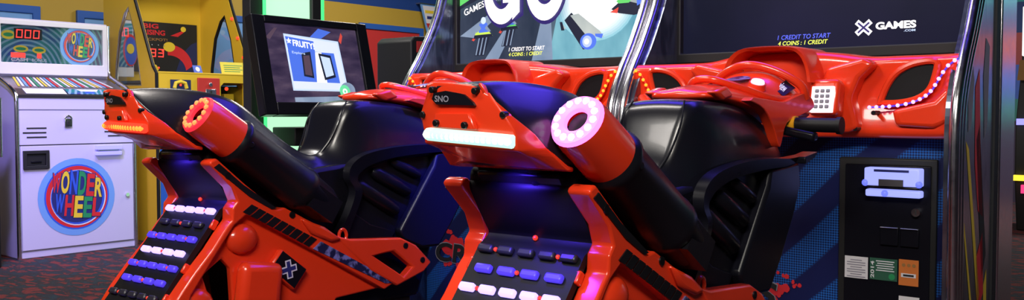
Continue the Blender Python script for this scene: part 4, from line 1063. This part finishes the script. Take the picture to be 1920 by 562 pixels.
star = [(-.175+(.020 if i % 2 == 0 else .009)*math.sin(PI*i/5), .428+(.020 if i % 2 == 0 else .009)*math.cos(PI*i/5)) for i in range(10)]; kp(star, 'scr_white')
b.text('Explore', (tm(-.165, lay[0]-.0002, .352), rot @ Vector((1, 0, -.06)), rot @ Vector((0, 0, 1))), .09, .018, 'scr_paleblue', .01)
lay[0] -= .0004
kp([(-.195, .074), (.20, .074), (.20, .112), (-.195, .100)], 'scr_steel')
kp([(.20+.055*math.cos(t), .150+.045*math.sin(t)) for t in (2*PI*i/24 for i in range(24))], 'scr_steel')
kp([(.175+.040*math.cos(t), .140+.040*math.sin(t)) for t in (2*PI*i/24 for i in range(24))], 'scr_mint'); kp([(.175+.018*math.cos(t), .140+.018*math.sin(t)) for t in (2*PI*i/24 for i in range(24))], 'scr_white'); kp([(.175+.008*math.cos(t), .140+.008*math.sin(t)) for t in (2*PI*i/24 for i in range(24))], 'scr_mint')
b.build('touch_screen', mo)

# dark machine behind the left racing cabinet
db = thing('game_cabinet', 'plain dark game cabinet standing just left of the left racing screen', 'arcade cabinet', (-3.72, 3.82, 0))
b = MB(); b.prism([(-.31, 0), (-.31, 1.25), (-.28, 1.275), (.30, 1.30), (.30, 0)], -.14, .13, 'black_matte'); bb = b.build('body', db, bevel=.008)
b = MB(); b.box((.132, -.20, 1.22), (.006, .14, .06), 'red_board'); b.build('red_label', bb)

# chrome edged neighbour at the left rim
nb = thing('pusher_machine', 'dark machine with silver top at the left edge of the picture', 'arcade cabinet', (-5.83, 1.86, 0), PI/2)
b = MB(); b.box((0, .0, .31), (.66, .66, .62), 'black_matte'); bd = b.build('body', nb, bevel=.01)
b = MB(); b.box((0, .0, .78), (.66, .66, .32), 'steel'); b.build('top_box', nb, bevel=.03, seg=3)
b = MB(); b.tube([(.33, -.335, .62), (.33, -.335, .95)], .014, 'chrome', 10); b.build('chrome_trim', nb, smooth=True)

# ================================================================== machines far right
fm = thing('ticket_machine', 'far game machine with white lit sign at the right edge', 'arcade cabinet', (-1.19, 7.85, 0))
b = MB(); b.prism([(-.30, .40), (-.30, .80), (-.14, 1.24), (-.10, 1.70), (.30, 1.70), (.30, 0), (-.2, 0)], -.30, .30, 'black_matte'); bd = b.build('body', fm, bevel=.01)
b = MB(); b.box((0, -.16, 1.46), (.58, .06, .36), 'lit_white'); b.build('lit_sign', fm, bevel=.006)
b = MB(); b.prism([(-.28, 1.10), (-.20, 1.25), (-.12, 1.25), (-.14, 1.14)], -.30, .30, 'print_brown'); b.build('wood_shelf', fm)
b = MB(); b.box((0, -.31, .80), (.58, .03, .045), 'ticket_glow'); b.build('control_strip', fm)
b = MB(); b.box((0, -.315, .395), (.60, .05, .04), 'lit_yellow'); b.build('yellow_strip', fm)
b = MB(); b.box((0.02, -.315, .315), (.54, .04, .06), 'lit_pink'); b.build('pink_strip', fm)

# ================================================================== the room
def plane_box(name, c, d, m):
    b = MB(); b.box(c, d, m); return struct(b.build(name))
plane_box('floor', (-1.5, 3.0, -.05), (12, 14, .10), 'carpet')
plane_box('wall_left', (-7.05, 3.0, 1.5), (.10, 14, 3.0), 'wall')
plane_box('wall_back', (-1.5, 10.05, 1.5), (12, .10, 3.0), 'reflect_bands')
plane_box('wall_right', (4.55, 3.0, 1.5), (.10, 14, 3.0), 'reflect_bands')
plane_box('ceiling', (-1.5, 3.0, 3.05), (12, 14, .10), 'black_matte')

def framed(label, f0, f1, z0, z1, inner):
    o = thing('framed_panel', label, 'picture', (-6.998, (f0+f1)/2, z0), PI/2); w = (f1-f0)/2; h = z1-z0; t = .055
    b = MB(); b.prism([(-w, 0), (w, 0), (w, h), (-w, h)], -.03, 0, 'blue_paint', 'y', holes=[[(-w+t, t), (w-t, t), (w-t, h-t), (-w+t, h-t)]]); fr = b.build('frame', o, bevel=.004)
    b = MB(); b.box((0, -.008, h/2), (2*w-2*t, .012, h-2*t), inner); b.build('panel', fr)
k = 7.0/6.8
framed('pale blue panel in blue frame on the wall at far left', 1.95*k, 2.99*k, .85, 1.635, 'print_ltblue')
framed('pale blue framed panel on the wall just right of the white marquee', 3.25*k, 4.05*k, .85, 1.632, 'print_ltblue')
framed('pale blue framed panel on the wall between yellow game and green kiosk', 4.20*k, 4.93*k, .85, 1.70, 'print_ltblue')
framed('red panel in blue frame on the wall behind the kiosk screen', 5.95*k, 6.80*k, 1.0, 1.745, 'red_board')
pn = thing('pennant', 'small triangular pennant hung on the wall left of the GO screen', 'sign', (-6.998, 7.06, 0), PI/2)
b = MB(); b.prism([(-.135, 2.0), (.135, 2.0), (.0, 1.60)], -.055, -.045, 'print_ltblue', 'y'); pc = b.build('cloth', pn)
b = MB(); b.prism([(-.105, 1.98), (.105, 1.98), (.0, 1.66)], -.057, -.0555, 'paper_white', 'y'); b.prism([(-.05, 1.80), (.05, 1.80), (0, 1.68)], -.059, -.0575, 'red_board', 'y'); b.box((0, -.0585, 1.92), (.14, .002, .03), 'print_yellow'); b.box((0, -.0585, 1.86), (.08, .002, .03), 'print_navy'); b.build('print', pc)
b = MB(); b.box((0, -.030, 2.0), (.29, .06, .014), 'steel'); b.build('rod', pn)

# ------------------------------------------------------------------ light
def area(name, loc, target, size, power, col, spread=180):
    l = bpy.data.lights.new(name, 'AREA'); l.shape = 'RECTANGLE'; l.size, l.size_y = size; l.energy = power; l.color = col; l.spread = math.radians(spread)
    o = bpy.data.objects.new(name, l); COL.objects.link(o); o.location = loc
    o.rotation_euler = (Vector(target)-Vector(loc)).to_track_quat('-Z', 'Y').to_euler(); return o
area('overhead_light', (.5, -1.1, 2.9), (-1.3, 2.0, .8), (1.4, .7), 155, (1, .95, .86))  # added key light behind the camera, brightens the orange parts
area('overhead_light', (-2.2, -.6, 2.9), (-2.4, 2.2, .8), (1.2, .5), 60, (1, .95, .88))
area('overhead_light', (-2.2, 1.7, 2.95), (-2.2, 1.7, 0), (1.2, .3), 30, (1, .93, .86))
area('overhead_light', (-4.4, 2.6, 2.95), (-4.8, 2.6, 0), (1.2, .6), 55, (1, .95, .9))
area('overhead_light', (-5.0, 5.6, 2.95), (-5.4, 5.6, 0), (1.2, .6), 70, (1, .93, .85))
area('overhead_light', (.9, 8.3, 2.95), (.9, 9.6, .9), (2.0, .4), 260, (1, .93, .86))  # added to brighten the back wall that the metal cabinet side reflects
def spot(name, loc, target, power, col, ang, r=.12, parent=None):
    l = bpy.data.lights.new(name, 'SPOT'); l.energy = power; l.color = col; l.spot_size = math.radians(ang); l.spot_blend = .8; l.shadow_soft_size = r
    o = bpy.data.objects.new(name, l); COL.objects.link(o); o.location = loc
    o.rotation_euler = (Vector(target)-Vector(loc)).to_track_quat('-Z', 'Y').to_euler()
    if parent: o.parent = parent
    return o
spot('violet_light', (-4.0, 1.4, 2.6), (-5.6, 2.75, .5), 420, (.36, .28, 1), 40)
spot('violet_light', (-.75, 1.35, 2.6), (-1.87, 1.99, .74), 2200, (.03, .03, 1), 12)  # added blue spot, tints the left snowmobile's black flank; no fixture behind it
area('violet_light', (-.80, 2.60, 2.20), (-1.25, 1.3, .8), (1.2, .5), 14, (.10, .055, 1))
area('violet_light', (-1.85, 2.60, 2.20), (-2.3, 1.3, .8), (1.0, .5), 10, (.10, .055, 1))
for r in (sledR, sledL):
    spot('underglow_lamp', (0, -.235, .768), (0, -.15, .68), 3.2, (.08, .03, 1), 110, .02, r)
W = bpy.data.worlds.new('dim room'); SC.world = W; W.use_nodes = True
W.node_tree.nodes['Background'].inputs[0].default_value = (.020, .018, .030, 1)
W.node_tree.nodes['Background'].inputs[1].default_value = 1.0

# ------------------------------------------------------------------ camera
cam = bpy.data.cameras.new('camera'); co = bpy.data.objects.new('camera', cam); COL.objects.link(co)
cam.sensor_fit = 'HORIZONTAL'; cam.sensor_width = 36; cam.lens = 36*1750/1920
pitch = math.atan(71/1750)
co.location = (0, 0, EYE); co.rotation_euler = (PI/2-pitch, 0, YAW)
cam.clip_start = .02; cam.clip_end = 60
SC.camera = co
SC.view_settings.view_transform = 'Standard'; SC.view_settings.look = 'None'
SC.view_settings.gamma = 1; SC.view_settings.use_curve_mapping = False; SC.view_settings.exposure = 0
